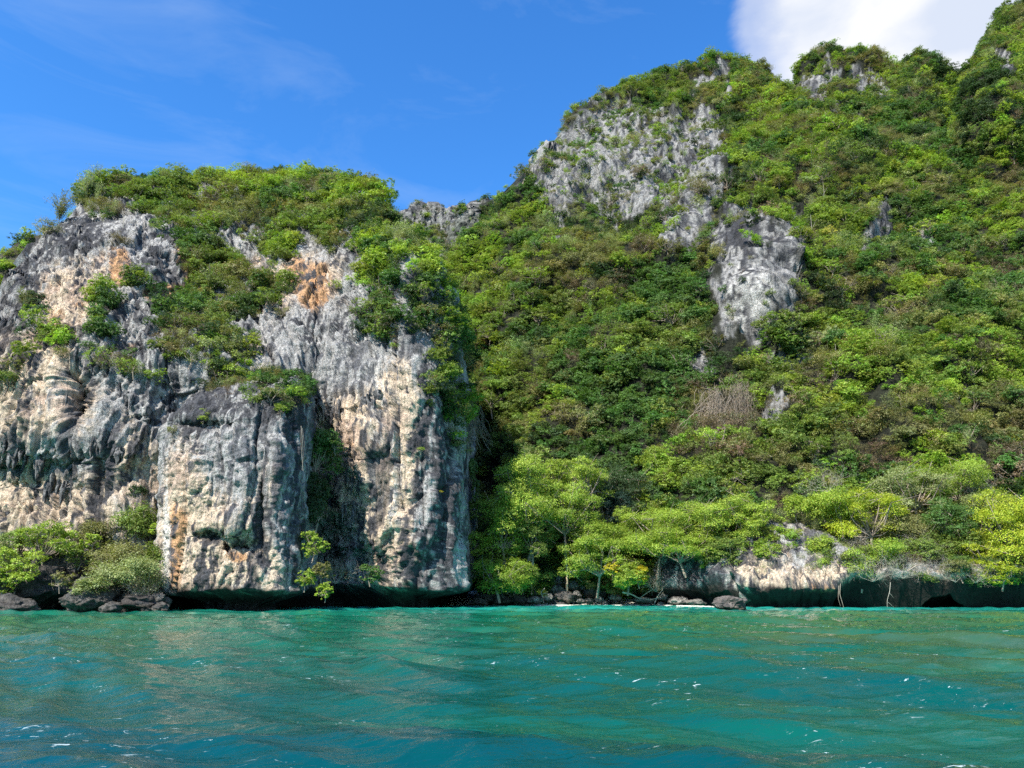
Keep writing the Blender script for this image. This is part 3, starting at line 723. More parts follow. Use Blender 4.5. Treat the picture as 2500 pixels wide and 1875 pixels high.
def crown(kind, n, size, seed):
    """unit crown (radius about 1, centre at 0); returns V, F, var"""
    rs = np.random.RandomState(seed)
    if kind == 'dome':
        k = rs.randint(10, 15); c = sph(k, rs) * rs.uniform(.35, .72, (k, 1)); c[:, 2] = np.abs(c[:, 2]) * .75 - .18; br = rs.uniform(.24, .42, k); fl = .75
    elif kind == 'bush':
        k = rs.randint(18, 24); c = sph(k, rs) * rs.uniform(.4, .75, (k, 1)); c[:, 2] = c[:, 2] * .9 - .05; c[:, 1] -= .1; br = rs.uniform(.22, .38, k); fl = .8
    elif kind == 'umbrella':
        k = rs.randint(24, 30); a = rs.uniform(0, 6.28, k); r = np.sqrt(rs.uniform(0, 1, k)) * .85; z = .62 * (1 - r ** 2) - .9 * rs.uniform(0, 1, k) ** 1.4 + .08
        c = np.stack([r * np.cos(a), r * np.sin(a), z], 1); br = rs.uniform(.2, .36, k); fl = .5
    elif kind == 'tall':
        k = rs.randint(14, 18); z = rs.uniform(-.9, .95, k); a = rs.uniform(0, 6.28, k); r = .5 * np.sqrt(np.maximum(0, 1 - z * z * .8)) * rs.uniform(.5, 1, k)
        c = np.stack([r * np.cos(a), r * np.sin(a), z], 1); br = rs.uniform(.22, .36, k); fl = .7
    elif kind == 'cloak':      # creeper-covered bush: lumpy curtain falling forward
        k = rs.randint(16, 22); a = rs.uniform(0, 6.28, k); r = np.sqrt(rs.uniform(0, 1, k)) * .75
        c = np.stack([r * np.cos(a), r * np.sin(a) * .7, .3 - .9 * rs.uniform(0, 1, k) * r + rs.uniform(-.3, .3, k)], 1); br = rs.uniform(.18, .34, k); fl = .9
    else:                      # scrub: loose
        k = rs.randint(9, 14); c = sph(k, rs) * rs.uniform(.3, .75, (k, 1)); c[:, 2] *= .7; br = rs.uniform(.25, .45, k); fl = .8
    nt_ = max(40, n // 14)                                  # tufts
    b = rs.choice(k, nt_, p=br ** 2 / (br ** 2).sum())
    d = sph(nt_, rs); d[:, 2] = d[:, 2] * .8 + .28; d /= np.linalg.norm(d, axis=1, keepdims=True)
    sh = rs.uniform(.72, 1.12, (nt_, 1))
    if kind == 'scrub': sh = rs.uniform(.3, 1.25, (nt_, 1))
    tc = c[b] + d * br[b][:, None] * sh * np.array([1, 1, fl]); tv = rs.uniform(0, 1, nt_) * .5 + .5 * rs.uniform(0, 1, k)[b]
    ti = rs.randint(0, nt_, n); spread = .05 if kind != 'scrub' else .09
    C = tc[ti] + rs.normal(size=(n, 3)) * spread * np.array([1, 1, .6])
    Nn = d[ti] * .8 + np.array([0, -.1, .75])
    V, Fc = leaf_quads(C, Nn, size, rs, 1.9 if kind != 'cloak' else 1.4, .55, .25)
    var = np.clip(tv[ti] * .6 + rs.uniform(0, 1, n) * .4, 0, 1)
    return V, Fc, np.repeat(var, 4), c


def wispy(n, size, seed):
    """feathery bamboo-like tuft of arching thin leaves"""
    rs = np.random.RandomState(seed); st = 26
    a = rs.uniform(0, 6.28, st); lean = rs.uniform(.1, .8, st); h = rs.uniform(1.1, 2.0, st)
    si = rs.randint(0, st, n); t = rs.uniform(.2, 1, n)
    r = lean[si] * t ** 2; z = h[si] * (t - .35 * t ** 2 * lean[si]) - .7
    C = np.stack([r * np.cos(a[si]), r * np.sin(a[si]), z], 1) + rs.normal(size=(n, 3)) * .08
    D = np.stack([np.cos(a[si]) * lean[si], np.sin(a[si]) * lean[si], .6 - 1.2 * t], 1)
    Nn = rs.normal(size=(n, 3)); V, Fc = leaf_quads(C, Nn, size * 1.5, rs, 4.5, .3, .5)
    segs = []
    for i in range(st):
        pr = None
        for q in np.linspace(0, 1, 6):
            p = np.array([lean[i] * q * q * math.cos(a[i]), lean[i] * q * q * math.sin(a[i]), h[i] * (q - .35 * q * q * lean[i]) - .7])
            if pr is not None: segs.append((pr, p, .008, .006))
            pr = p
    return V, Fc, np.repeat(rs.uniform(0, 1, n), 4), segs


def twig_mass(seed, n=9, depth=2, rad=.02):
    rs = np.random.RandomState(seed); segs = []
    for i in range(n):
        a = rs.uniform(0, 6.28); branchy(rs, (0, 0, -.55), (math.cos(a) * .9, math.sin(a) * .9, rs.uniform(.3, 1.3)), rs.uniform(.6, .95), rad, depth, .6, .12, segs, .2, (3, 5))
    return segs


def hanging(seed, n=70):
    """curtain of hanging dry stems, 1 wide, 2 tall"""
    rs = np.random.RandomState(seed); segs = []
    for i in range(n):
        p = np.array([rs.normal() * .38, rs.normal() * .12 - .1, rs.uniform(.2, 1.0)]); x = rs.normal() * .09
        for k in range(rs.randint(3, 9)):
            q = p + np.array([x + rs.normal() * .08, rs.normal() * .05, -rs.uniform(.08, .3)]); segs.append((p, q, .009, .008)); p = q
    return segs


# ------------------------------------------------------------------ foliage colours (leaf pigment)
TINT = dict(
    yellow_green=(.29, .38, .05), bright=(.25, .34, .046), green=(.175, .24, .048), rich=(.10, .185, .045), dark=(.055, .095, .034), bluegreen=(.03, .065, .045),
    olive=(.215, .215, .075), pale=(.27, .31, .12), dry=(.19, .155, .09), brown=(.15, .10, .06), golden=(.50, .43, .03), lime=(.37, .43, .035))

# ------------------------------------------------------------------ stuff: low growth covering the slopes
src = bpy.data.collections.new('plant_sources')      # not linked to the scene
SRC = []


def add_source(V, Fc, var, m):
    me = mk_mesh('bush', V, Fc, False, None, var); me.materials.append(m)
    o = bpy.data.objects.new('source_%03d' % len(SRC), me); src.objects.link(o); SRC.append(o)


for i in range(4): V, Fc, va, _ = crown('dome', 1500, .085, 100 + i); add_source(V, Fc, va, M_leaf_i)       # 0-3
for i in range(3): V, Fc, va, _ = crown('cloak', 1700, .085, 200 + i); add_source(V, Fc, va, M_leaf_i)      # 4-6
for i in range(3): V, Fc, va, _ = crown('scrub', 800, .075, 300 + i); add_source(V, Fc, va, M_leaf_i)       # 7-9
for i in range(2): V, Fc, va, sg = wispy(1300, .06, 400 + i); add_source(V, Fc, va, M_leaf_i)               # 10-11
for i in range(3):                                                                                         # 12-14 bare twigs
    V, Fc = tubes(twig_mass(500 + i, 9, 2, .012)); add_source(V, Fc, np.zeros(len(V)) + .6, M_leaf_i)
for i in range(2): V, Fc = tubes(hanging(600 + i)); add_source(V, Fc, np.zeros(len(V)) + .6, M_leaf_i)      # 15-16
for i in range(2): V, Fc, va, _ = crown('umbrella', 1500, .085, 700 + i); add_source(V, Fc, va, M_leaf_i)   # 17-18


def scatter_group():
    ng = bpy.data.node_groups.new('scatter', 'GeometryNodeTree')
    ng.interface.new_socket('Geometry', in_out='INPUT', socket_type='NodeSocketGeometry'); ng.interface.new_socket('Geometry', in_out='OUTPUT', socket_type='NodeSocketGeometry')
    gi = ng.nodes.new('NodeGroupInput'); go = ng.nodes.new('NodeGroupOutput'); ci = ng.nodes.new('GeometryNodeCollectionInfo')
    ci.inputs['Collection'].default_value = src; ci.inputs['Separate Children'].default_value = True; ci.inputs['Reset Children'].default_value = True
    ip = ng.nodes.new('GeometryNodeInstanceOnPoints'); ip.inputs['Pick Instance'].default_value = True

    def na(name, ty):
        n = ng.nodes.new('GeometryNodeInputNamedAttribute'); n.data_type = ty; n.inputs['Name'].default_value = name; return n.outputs[0]
    e2r = ng.nodes.new('FunctionNodeEulerToRotation'); ng.links.new(na('rot', 'FLOAT_VECTOR'), e2r.inputs[0])
    ng.links.new(gi.outputs[0], ip.inputs['Points']); ng.links.new(ci.outputs[0], ip.inputs['Instance']); ng.links.new(na('idx', 'INT'), ip.inputs['Instance Index'])
    ng.links.new(e2r.outputs[0], ip.inputs['Rotation']); ng.links.new(na('scl', 'FLOAT_VECTOR'), ip.inputs['Scale']); ng.links.new(ip.outputs[0], go.inputs[0])
    return ng


SG = scatter_group()


def scatter(name, P, idx, rot, scl, tint, label):
    me = bpy.data.meshes.new(name); n = len(P); me.vertices.add(n); me.vertices.foreach_set('co', P.astype(np.float32).ravel())
    a = me.attributes.new('idx', 'INT', 'POINT'); a.data.foreach_set('value', idx.astype(np.int32))
    for nm, v in (('rot', rot), ('scl', scl)):
        a = me.attributes.new(nm, 'FLOAT_VECTOR', 'POINT'); a.data.foreach_set('vector', v.astype(np.float32).ravel())
    a = me.attributes.new('tint', 'FLOAT_COLOR', 'POINT'); c = np.ones((n, 4), np.float32); c[:, :3] = tint; a.data.foreach_set('color', c.ravel())
    me.materials.append(M_leaf_i)
    o = bpy.data.objects.new(name, me); COL.objects.link(o); md = o.modifiers.new('scatter', 'NODES'); md.node_group = SG
    tag(o, label, 'plants', kind='stuff'); return o


def sample(P, n, count, rs, mask):
    """random points on a grid surface, weighted by area * mask"""
    A = np.linalg.norm(np.cross(P[1:, :-1] - P[:-1, :-1], P[:-1, 1:] - P[:-1, :-1]), axis=-1) * mask[:-1, :-1]
    w = A.ravel() / A.sum(); k = rs.choice(len(w), count, p=w); i, j = np.unravel_index(k, A.shape)
    u = rs.rand(count, 1); v = rs.rand(count, 1)
    p = P[i, j] * (1 - u) * (1 - v) + P[i, j + 1] * u * (1 - v) + P[i + 1, j] * (1 - u) * v + P[i + 1, j + 1] * u * v
    return p, n[i, j]


CT = np.array([TINT[k] for k in ('yellow_green', 'bright', 'green', 'rich', 'dark', 'olive', 'pale', 'dry')])


def tint_for(P, px, py, rs, bias):
    """pigment by patches of like plants; bias: arrays (n, 8) of extra weight per colour"""
    n = len(P)
    f = np.stack([fbm(P, .07, 3, 801 + 7 * i) for i in range(8)], 1) * 1.75 + rs.normal(size=(n, 8)) * .3
    f += np.array([-.34, .02, .16, .04, -.16, .06, -.22, -.26]) + bias
    k = f.argmax(1); c = CT[k]
    c2 = c * rs.uniform(.75, 1.25, (n, 1)) * rs.normal(1, .07, (n, 3))
    return c2, k


def mk_scatter(name, P, n, count, seed, label, mask, size=(1.1, 2.3), lift=.35, zones=None, dens_fac=None):
    rs = np.random.RandomState(seed)
    p, nn = sample(P, n, count, rs, mask); px, py = PX(p)
    bias = np.zeros((count, 8))
    if zones:
        for (x, y, rx, ry, k, v) in zones: bias[:, k] += v * np.exp(-(((px - x) / rx) ** 2 + ((py - y) / ry) ** 2))
    c, k = tint_for(p, px, py, rs, bias)
    s = size[0] + (size[1] - size[0]) * rs.rand(count) ** 1.8
    if dens_fac is not None: s = s * dens_fac(px, py)
    idx = rs.choice([0, 1, 2, 3, 17, 18, 4, 5], count)
    idx = np.where(k == 3, rs.choice([4, 5, 6, 4], count), idx)
    idx = np.where(k == 5, rs.choice([7, 8, 9, 0, 1, 7], count), idx)
    idx = np.where(k == 6, rs.choice([10, 11, 7, 8, 2], count), idx)
    dr = k == 7; idx = np.where(dr, rs.choice([12, 13, 14, 8, 9, 7, 8], count), idx)
    q = p + nn * (s * lift)[:, None]; q[:, 2] += s * .2
    rot = np.stack([rs.normal(0, .22, count), rs.normal(0, .22, count), np.where((idx >= 4) & (idx <= 6) | (idx >= 15) & (idx <= 16), rs.normal(0, .4, count), rs.uniform(0, 6.28, count))], 1)
    scl = np.stack([s * rs.uniform(.85, 1.2, count), s * rs.uniform(.85, 1.2, count), s * rs.uniform(.75, 1.2, count)], 1)
    return scatter(name, q, idx, rot, scl, c, label)


# --- hillside cover
px, py = PX(PD)
rmD = rock_mask_D(px, py); fm = fbm(PD, .16, 3, 900)
peak = blobs(px, py, [(1500, 400, 230, 150, 1.0), (2030, 190, 120, 50, .7)])
veil = .45 + .55 * sm(fbm(PD, (.2, .2, .10), 3, 906), -.15, .15)
mask = (1 - sm(rmD + .35 * fm, .22, .42) * (.95 - .8 * veil * peak.clip(0, 1))) * (1 - .35 * sm(peak + .6 * fbm(PD, .2, 2, 905), .2, .6))
mask = mask * (1 - blobs(px, py, [(1192, 1160, 48, 105, 1)]).clip(0, 1)) * sm(px, 850, 950) * (1 - sm(px, 2800, 3000)) * (PD[..., 2] > 1.5)
row = np.arange(PD.shape[0])[:, None]; mask = mask * np.where(row > 428, .25, 1)
zonesD = [(1250, 1080, 170, 110, 7, .7), (1250, 1060, 170, 120, 5, .5), (1200, 900, 80, 120, 5, .4), (1520, 880, 150, 130, 3, .9), (1560, 960, 120, 90, 3, .9), (1190, 780, 40, 150, 1, .5), (1720, 1150, 250, 60, 1, .5),
          (2250, 560, 90, 90, 3, .8), (2200, 330, 150, 90, 3, .5), (2280, 230, 150, 70, 4, .9), (2420, 300, 60, 200, 4, .5), (1450, 640, 250, 60, 5, .4), (1700, 560, 90, 60, 7, .6), (1500, 400, 250, 160, 6, .6), (1500, 400, 250, 160, 5, .5),
          (1330, 460, 60, 90, 7, .5), (1450, 560, 150, 50, 0, .4), (2300, 900, 200, 200, 1, .3), (2150, 1150, 120, 50, 7, .6), (1560, 1180, 70, 60, 4, .8), (1460, 1220, 60, 60, 4, .9), (1350, 650, 60, 50, 1, .5),
          (2000, 1000, 200, 200, 2, .3), (2430, 850, 70, 120, 7, .5), (2080, 700, 60, 90, 5, .4), (1100, 560, 100, 40, 6, .4), (1780, 1020, 55, 90, 7, 1.6), (2300, 1000, 250, 120, 1, .35)]
mk_scatter('hillside_shrubs', PD, nD, 40000, 11, 'dense mixed green and brown shrubs clothing the big hillside', mask, (.8, 3.0), .5, zonesD, lambda px, py: 1 - .5 * blobs(px, py, [(1500, 400, 230, 150, 1.0), (2030, 190, 90, 50, .7)]).clip(0, 1))
mk_scatter('hillside_undergrowth', PD, nD, 26000, 12, 'low leafy undergrowth filling gaps between hillside shrubs', mask * (mask > .5), (1.0, 2.0), .12, zonesD)
# --- left cliff: cap, shelf and ledges
px, py = PX(PA)
capz = sm(fbm(PA, .1, 3, 930), -.5, .2)
VEGA = [(330, 470, 120, 55), (480, 490, 140, 75), (640, 470, 150, 75), (790, 490, 110, 75), (880, 530, 60, 60), (250, 500, 50, 35), (560, 545, 110, 40), (480, 640, 40, 70), (530, 680, 60, 90), (600, 720, 34, 55), (485, 790, 75, 60), (540, 885, 60, 42),
        (660, 560, 60, 45), (690, 610, 40, 30), (420, 790, 50, 45), (450, 850, 50, 30), (880, 600, 55, 25), (960, 600, 45, 40), (1010, 650, 45, 60), (1040, 720, 50, 70), (1090, 850, 35, 100), (930, 700, 50, 60), (910, 780, 40, 40),
        (960, 800, 40, 40), (1020, 790, 50, 30), (1070, 960, 25, 60), (1110, 1000, 20, 90), (810, 570, 50, 40), (240, 780, 26, 60), (130, 825, 42, 28), (30, 925, 50, 32), (300, 890, 60, 26), (60, 880, 20, 15), (380, 940, 20, 25), (650, 720, 30, 40),
        (700, 700, 20, 20), (345, 700, 50, 18), (80, 750, 30, 26)]
va = 0
for x, y, rx, ry in VEGA: va = np.maximum(va, np.exp(-(((px - x) / rx) ** 2 + ((py - y) / ry) ** 2) * .7))
maskA = sm(va + .22 * fbm(PA, .2, 3, 931), .38, .55) * (1 + 1.6 * sm(nA[..., 2], .0, .5)) * np.where(np.arange(PA.shape[0])[:, None] > 438, .3, 1)
zonesA = [(560, 700, 120, 180, 5, .3), (200, 460, 90, 60, 6, .9), (330, 450, 60, 30, 4, .3), (560, 440, 90, 40, 6, .3), (600, 540, 300, 40, 2, .3), (660, 500, 150, 60, 1, .2), (420, 460, 60, 40, 6, .5), (560, 430, 60, 20, 0, .6), (800, 500, 100, 60, 2, .4)]
mk_scatter('cliff_top_shrubs', PA, nA, 5200, 21, 'shrubs crowding the top and ledges of the left cliff', maskA, (.7, 2.4), .45, zonesA)
pxb, pyb = PX(PB)
maskB = sm(blobs(pxb, pyb, [(560, 930, 80, 35, 1), (670, 965, 60, 50, .9), (700, 940, 50, 40, .9), (500, 920, 60, 30, 1)]) + .3 * fbm(PB, .3, 2, 8), .4, .6)
mk_scatter('buttress_top_shrubs', PB, nB, 260, 22, 'shrubs rooted on the top of the square buttress', maskB, (.7, 1.4), .3)
mk_scatter('left_hill_shrubs', PF, nF, 2600, 23, 'light green scrub on the hill behind the left cliff', np.ones(PF.shape[:2]), (1.2, 2.6), .3, [(50, 560, 200, 100, 6, .7), (20, 760, 60, 120, 1, .7), (100, 640, 60, 30, 7, .5)])
mkC = sm(fbm(PC, .06, 3, 8), -.15, .25); mkC[:, :] *= 1
mk_scatter('far_ridge_shrubs', PC, nC, 3500, 24, 'grey green scrub clinging to the far rocky ridge', mkC + .05, (1.2, 2.4), .2, [(1100, 560, 300, 100, 5, .6), (1100, 560, 300, 100, 6, .4)])
# --- bluff top
pxe, pye = PX(PE); rw = np.arange(PE.shape[0])[:, None]
mE = (PE[..., 2] > np.where(pxe > 2050, 2.9, 3.6)) * sm(fbm(PE, .25, 3, 940), -.3, .3) * ((rw > 96) * 1.0 + .3 + (pye < 1410) * .25 * (pxe > 2040)) * (1 - .8 * blobs(pxe, pye, [(1950, 1370, 50, 50, 1), (1740, 1415, 80, 30, 1)]).clip(0, 1))
mk_scatter('bluff_top_shrubs', PE, nE, 3000, 25, 'tangled low shrubs along the top of the shore bluff', mE + 1e-6, (.6, 1.4), .3, [(1500, 1350, 300, 100, 1, .7), (2200, 1380, 150, 60, 7, 1.1), (2200, 1380, 150, 60, 6, .4), (1950, 1300, 100, 40, 0, .5)])

# --- thicket behind the shore trees, standing on the rubble slope
rs = np.random.RandomState(31); cnt = 640
D_ = rs.uniform(113, 121, cnt); x_ = rs.uniform(1150, 1720, cnt); z_ = (D_ - 113) * .5 + rs.uniform(.8, 3.2, cnt)
fr = np.arange(cnt) > 420; D_[fr] = rs.uniform(107.5, 113, fr.sum()); x_[fr] = np.where(rs.rand(fr.sum()) < .55, rs.uniform(1150, 1345, fr.sum()), rs.uniform(1420, 1640, fr.sum())); z_[fr] = rs.uniform(1.6, 4.2, fr.sum())
q = np.stack([(x_ - 1250) / F * D_ / 1.045, D_, z_], 1); s_ = rs.uniform(.8, 1.7, cnt)
tt_ = np.array([TINT[k] for k in ('bright', 'green', 'dark', 'rich', 'olive', 'yellow_green')])[rs.choice(6, cnt, p=[.2, .3, .15, .15, .12, .08])] * rs.uniform(.75, 1.2, (cnt, 1))
scatter('shore_thicket', q, rs.randint(0, 10, cnt), np.stack([rs.normal(0, .2, cnt), rs.normal(0, .2, cnt), rs.uniform(0, 6.28, cnt)], 1), np.stack([s_, s_, s_ * .9], 1), tt_, 'mixed leafy thicket on the rocky slope behind the beach trees')

# ------------------------------------------------------------------ where things stand: a depth map of the terrain from the jetty side
CELL = 4.0; ZW, ZH = 660, 500
zb = np.full((ZH, ZW), 1e9); zi = np.full((ZH, ZW), -1, int)
allP = np.concatenate([P_.reshape(-1, 3) for _, P_, _ in SURF]); allN = np.concatenate([n_.reshape(-1, 3) for _, _, n_ in SURF])
_px, _py = PX(allP); _i = np.floor(_py / CELL).astype(int); _j = np.floor((_px + 60) / CELL).astype(int)
ok = (_i >= 0) & (_i < ZH) & (_j >= 0) & (_j < ZW); idxs = np.nonzero(ok)[0]; idxs = idxs[np.argsort(-allP[idxs, 1])]
zb[_i[idxs], _j[idxs]] = allP[idxs, 1]; zi[_i[idxs], _j[idxs]] = idxs


def at_px(px, py, r=2):
    """terrain point and normal behind a photograph pixel"""
    i = int(py / CELL); j = int((px + 60) / CELL)
    w = zb[max(0, i - r):i + r + 1, max(0, j - r):j + r + 1]; wi = zi[max(0, i - r):i + r + 1, max(0, j - r):j + r + 1]
    if w.size == 0 or w.min() > 1e8: return None, None
    D = np.median(w[w < 1e8]); k = wi.ravel()[np.abs(w.ravel() - D).argmin()]
    return W(px, py, D), allN[k]


def empty(name, loc, rz=0.0, sc=1.0):
    o = bpy.data.objects.new(name, None); COL.objects.link(o); o.location = Vector([float(x) for x in loc]); o.rotation_euler = (0, 0, rz)
    o.scale = (sc, sc, sc) if isinstance(sc, (int, float)) else sc
    o.empty_display_size = .3; return o


# crown meshes for single plants
CR = {}


def crown_mesh(kind, i, n, size):
    key = (kind, i, n, size)
    if key not in CR:
        if kind == 'wispy': V, Fc, va, sg = wispy(n, size, 1500 + i); c = None
        else: V, Fc, va, c = crown(kind, n, size, 1000 + i * 7 + len(kind)); sg = None
        me = mk_mesh('crown', V, Fc, False, None, va); me.materials.append(M_leaf)
        rs = np.random.RandomState(i); segs = []
        if sg: segs = sg
        else:
            base = np.array([0, 0, -1.15]); fork = np.array([rs.normal() * .08, rs.normal() * .08, -.55]); segs.append((base, fork, .05, .042))
            for q in c:
                mid = fork + (q - fork) * .5 + rs.normal(size=3) * .08; segs += [(fork, mid, .028, .02), (mid, q, .02, .011)]
                for _ in range(3): segs.append((q, q + rs.normal(size=3) * .2, .009, .004))
        V2, F2 = tubes(segs); tm = mk_mesh('trunk', V2, F2, True)
        CR[key] = (me, tm)
    return CR[key]


def shade(c, k=1.0): return (c[0] * k, c[1] * k, c[2] * k, 1)


def plant(name, cat, label, px, py, rpx, kind, tint, seed, group=None, D=None, n=2600, size=.07, flat=1.0, out=.35, bark=None, k=1.0, stuntrunk=False):
    if D is None:
        P0, nn = at_px(px, py)
        if P0 is None: return None
        D = P0[1]; R = rpx * D / F * 1.04; P0 = P0 + np.array([0, -out * R, 0])
    else: R = rpx * D / F * 1.04; P0 = W(px, py, D)
    me, tm = crown_mesh(kind, seed % {'dome': 6, 'bush': 5, 'umbrella': 4, 'tall': 3, 'cloak': 4, 'scrub': 4, 'wispy': 3}[kind], n, size)
    rt = empty(name, P0 - np.array([0, 0, R * 1.0 * flat]), (seed * 2.399) % 6.28 if kind != 'cloak' else (seed % 7 - 3) * .12, 1.0)
    c = obj('foliage' if kind in ('scrub', 'wispy') else 'crown', me, None, rt); c.location = (0, 0, R * flat); c.scale = (R, R, R * flat); c.color = shade(TINT[tint] if isinstance(tint, str) else tint, k)
    t = obj('stem' if kind in ('scrub', 'wispy') else 'trunk', tm, None, rt)
    if not tm.materials: tm.materials.append(M_twig if kind == 'scrub' else M_bark)
    t.location = (0, 0, R * flat); t.scale = (R, R, R * flat)
    return tag(rt, label, cat, group)


# ------------------------------------------------------------------ single shrubs growing on the cliff faces
G1 = 'shrubs growing on the cliff face'
CS = [
 (130, 828, 38, 'dome', 'green', 'dark green shrub on the pale wall below the dark rounded shoulder'),
 (240, 790, 34, 'tall', 'bright', 'bright green shrub in the vertical groove left of the bouldery bulge'),
 (225, 845, 26, 'dome', 'rich', 'small shrub right under the bright shrub in the vertical groove'),
 (28, 925, 46, 'dome', 'green', 'wide shrub on the cream wall at the left edge'),
 (70, 745, 30, 'wispy', 'olive', 'straggly olive shrub on the dark rounded shoulder'),
 (155, 862, 26, 'scrub', 'olive', 'thin twiggy shrub just below the dark green wall shrub'),
 (300, 885, 34, 'scrub', 'pale', 'pale grey green shrub under the stacked grey boulders'),
 (335, 900, 30, 'scrub', 'green', 'small loose shrub right of the pale grey green one'),
 (275, 740, 24, 'dome', 'green', 'little shrub between the cream face and the dark bulge'),
 (420, 835, 30, 'dome', 'rich', 'dense rich green shrub at the foot of the ledge jungle'),
 (412, 818, 22, 'tall', 'bright', 'narrow bright shrub left of the grey pinnacles'),
 (575, 915, 56, 'dome', 'bright', 'broad bright green tree crowning the dark top of the buttress'),
 (540, 905, 40, 'umbrella', 'bright', 'flat bright bush at the left end of the buttress top'),
 (655, 915, 44, 'scrub', 'olive', 'olive bush above the right part of the buttress top'),
 (668, 965, 46, 'dome', 'olive', 'drooping bush spilling over the top right of the buttress'),
 (690, 1000, 26, 'dome', 'bright', 'bright tuft hanging below the drooping bush on the buttress'),
 (620, 850, 38, 'tall', 'lime', 'sprawling lime green bush climbing above the buttress'),
 (628, 815, 22, 'dome', 'rich', 'rounded deep green shrub between grey rock and lime bush'),
 (500, 1018, 20, 'tall', 'yellow_green', 'vivid small shrub alone on the grey upper face of the buttress'),
 (425, 1050, 18, 'scrub', 'olive', 'dull tuft near the upper left corner of the buttress'),
 (660, 668, 34, 'tall', 'bright', 'bright shrub draped beside the orange cavern below the cap'),
 (640, 700, 26, 'dome', 'green', 'green shrub under the bright draped one by the orange cavern'),
 (670, 740, 46, 'dome', 'green', 'rounded green bush left of the notch in the orange rock'),
 (690, 765, 26, 'scrub', 'olive', 'small olive bush at the foot of the orange rock'),
 (820, 700, 22, 'umbrella', 'yellow_green', 'vivid flat shrub on the grey wall right of the orange rock'),
 (880, 605, 40, 'dome', 'bright', 'bright bush on the terrace below the dark crag'),
 (905, 600, 30, 'umbrella', 'green', 'green bush at the right end of the terrace below the dark crag'),
 (935, 720, 48, 'tall', 'green', 'tall dark bush on the wall above the fluted grey face'),
 (955, 760, 38, 'dome', 'green', 'upright bush below the tall dark bush on the wall'),
 (900, 780, 30, 'dome', 'green', 'rounded bush at the lower left of the wall thicket'),
 (1035, 725, 44, 'umbrella', 'bright', 'bright layered tree leaning off the right shoulder of the cliff'),
 (1045, 765, 44, 'dome', 'olive', 'spreading olive tree under the bright leaning tree'),
 (970, 790, 32, 'tall', 'bright', 'bright bush beside the dark pinnacle on the wall'),
 (965, 845, 18, 'dome', 'bright', 'small bright shrub at the top of the fluted grey face'),
 (990, 600, 30, 'umbrella', 'yellow_green', 'flat yellow green tree in the saddle beside the cliff'),
 (1100, 880, 30, 'scrub', 'dark', 'dark bush on the right edge of the tall pillar'),
 (1085, 830, 40, 'dome', 'dark', 'large dark bush above the right edge of the tall pillar'),
 (1060, 925, 24, 'scrub', 'olive', 'thin olive bush on the upper right of the tall pillar'),
 (1028, 1097, 14, 'dome', 'yellow_green', 'tiny vivid shrub alone halfway up the tall pillar'),
 (1075, 1200, 8, 'dome', 'golden', 'tiny golden tuft low on the dark right side of the pillar'),
 (790, 560, 36, 'dome', 'green', 'green bush under the dark crag of the cap'),
 (760, 500, 44, 'dome', 'bright', 'bright round tree in the middle of the cliff cap'),
 (620, 470, 48, 'dome', 'green', 'big green tree left of the middle of the cliff cap'),
 (530, 480, 42, 'umbrella', 'bright', 'layered bright tree on the left half of the cliff cap'),
 (520, 550, 40, 'umbrella', 'bright', 'pale topped flat tree above the orange rock stains'),
 (700, 560, 44, 'dome', 'bright', 'bright rounded tree overhanging the orange cavern'),
 (310, 455, 44, 'dome', 'dark', 'dark tree standing up at the left end of the cliff cap'),
 (345, 475, 40, 'dome', 'green', 'green tree right of the dark one at the cap end'),
 (420, 445, 36, 'scrub', 'pale', 'greyish airy tree on the cap skyline'),
 (440, 425, 26, 'dome', 'dark', 'small dark dome tree poking above the cap skyline'),
 (508, 440, 26, 'dome', 'dark', 'dark round tree on the skyline right of the small dome tree'),
 (545, 445, 46, 'scrub', 'yellow_green', 'yellow green airy bush on the cap skyline'),
 (610, 425, 38, 'scrub', 'olive', 'olive bush on the left side of the highest cap'),
 (690, 425, 34, 'dome', 'dark', 'dark bush on the crest of the highest cap'),
 (800, 450, 36, 'dome', 'olive', 'olive bush where the cap starts to drop right'),
 (870, 490, 34, 'dome', 'green', 'green bush on the right hand slope of the cap'),
 (905, 520, 30, 'wispy', 'green', 'grassy tuft on the steep right end of the cap'),
 (225, 470, 52, 'wispy', 'pale', 'feathery pale bamboo at the left end of the cap'),
 (245, 440, 38, 'wispy', 'pale', 'taller feathery bamboo against the sky at the cap end'),
 (160, 520, 56, 'wispy', 'olive', 'feathery bamboo bending over the dark slope'),
 (120, 560, 40, 'scrub', 'olive', 'olive scrub bush on the outer left slope'),
 (300, 590, 34, 'scrub', 'dry', 'bare grey bush under the left end of the cap'),
 (480, 640, 46, 'wispy', 'olive', 'tall dry grass clump right of the orange stains'),
 (520, 700, 50, 'wispy', 'green', 'tall green grass clump in the middle of the ledge jungle'),
 (440, 790, 44, 'umbrella', 'green', 'flat green tree over the left part of the ledge jungle'),
 (530, 760, 46, 'dome', 'green', 'rounded grey green tree in the lower ledge jungle'),
 (600, 745, 40, 'dome', 'dark', 'dark tree against the grey wall of the ledge jungle'),
 (560, 830, 44, 'scrub', 'olive', 'olive twiggy bush above the buttress tree'),
 (470, 870, 36, 'scrub', 'green', 'dull bush at the lower left of the ledge jungle'),
 (415, 740, 30, 'dome', 'dark', 'dark bush right below the orange overhang'),
]
for i, (x, y, rp, kd, ti, lb) in enumerate(CS):
    plant('cliff_shrub' if 'tree' not in lb else 'cliff_tree', 'shrub' if 'tree' not in lb else 'tree', lb, x, y, rp * 1.05, kd, ti, i, None, n=2200 if kd != 'wispy' else 1500, size=.075, flat=.85)

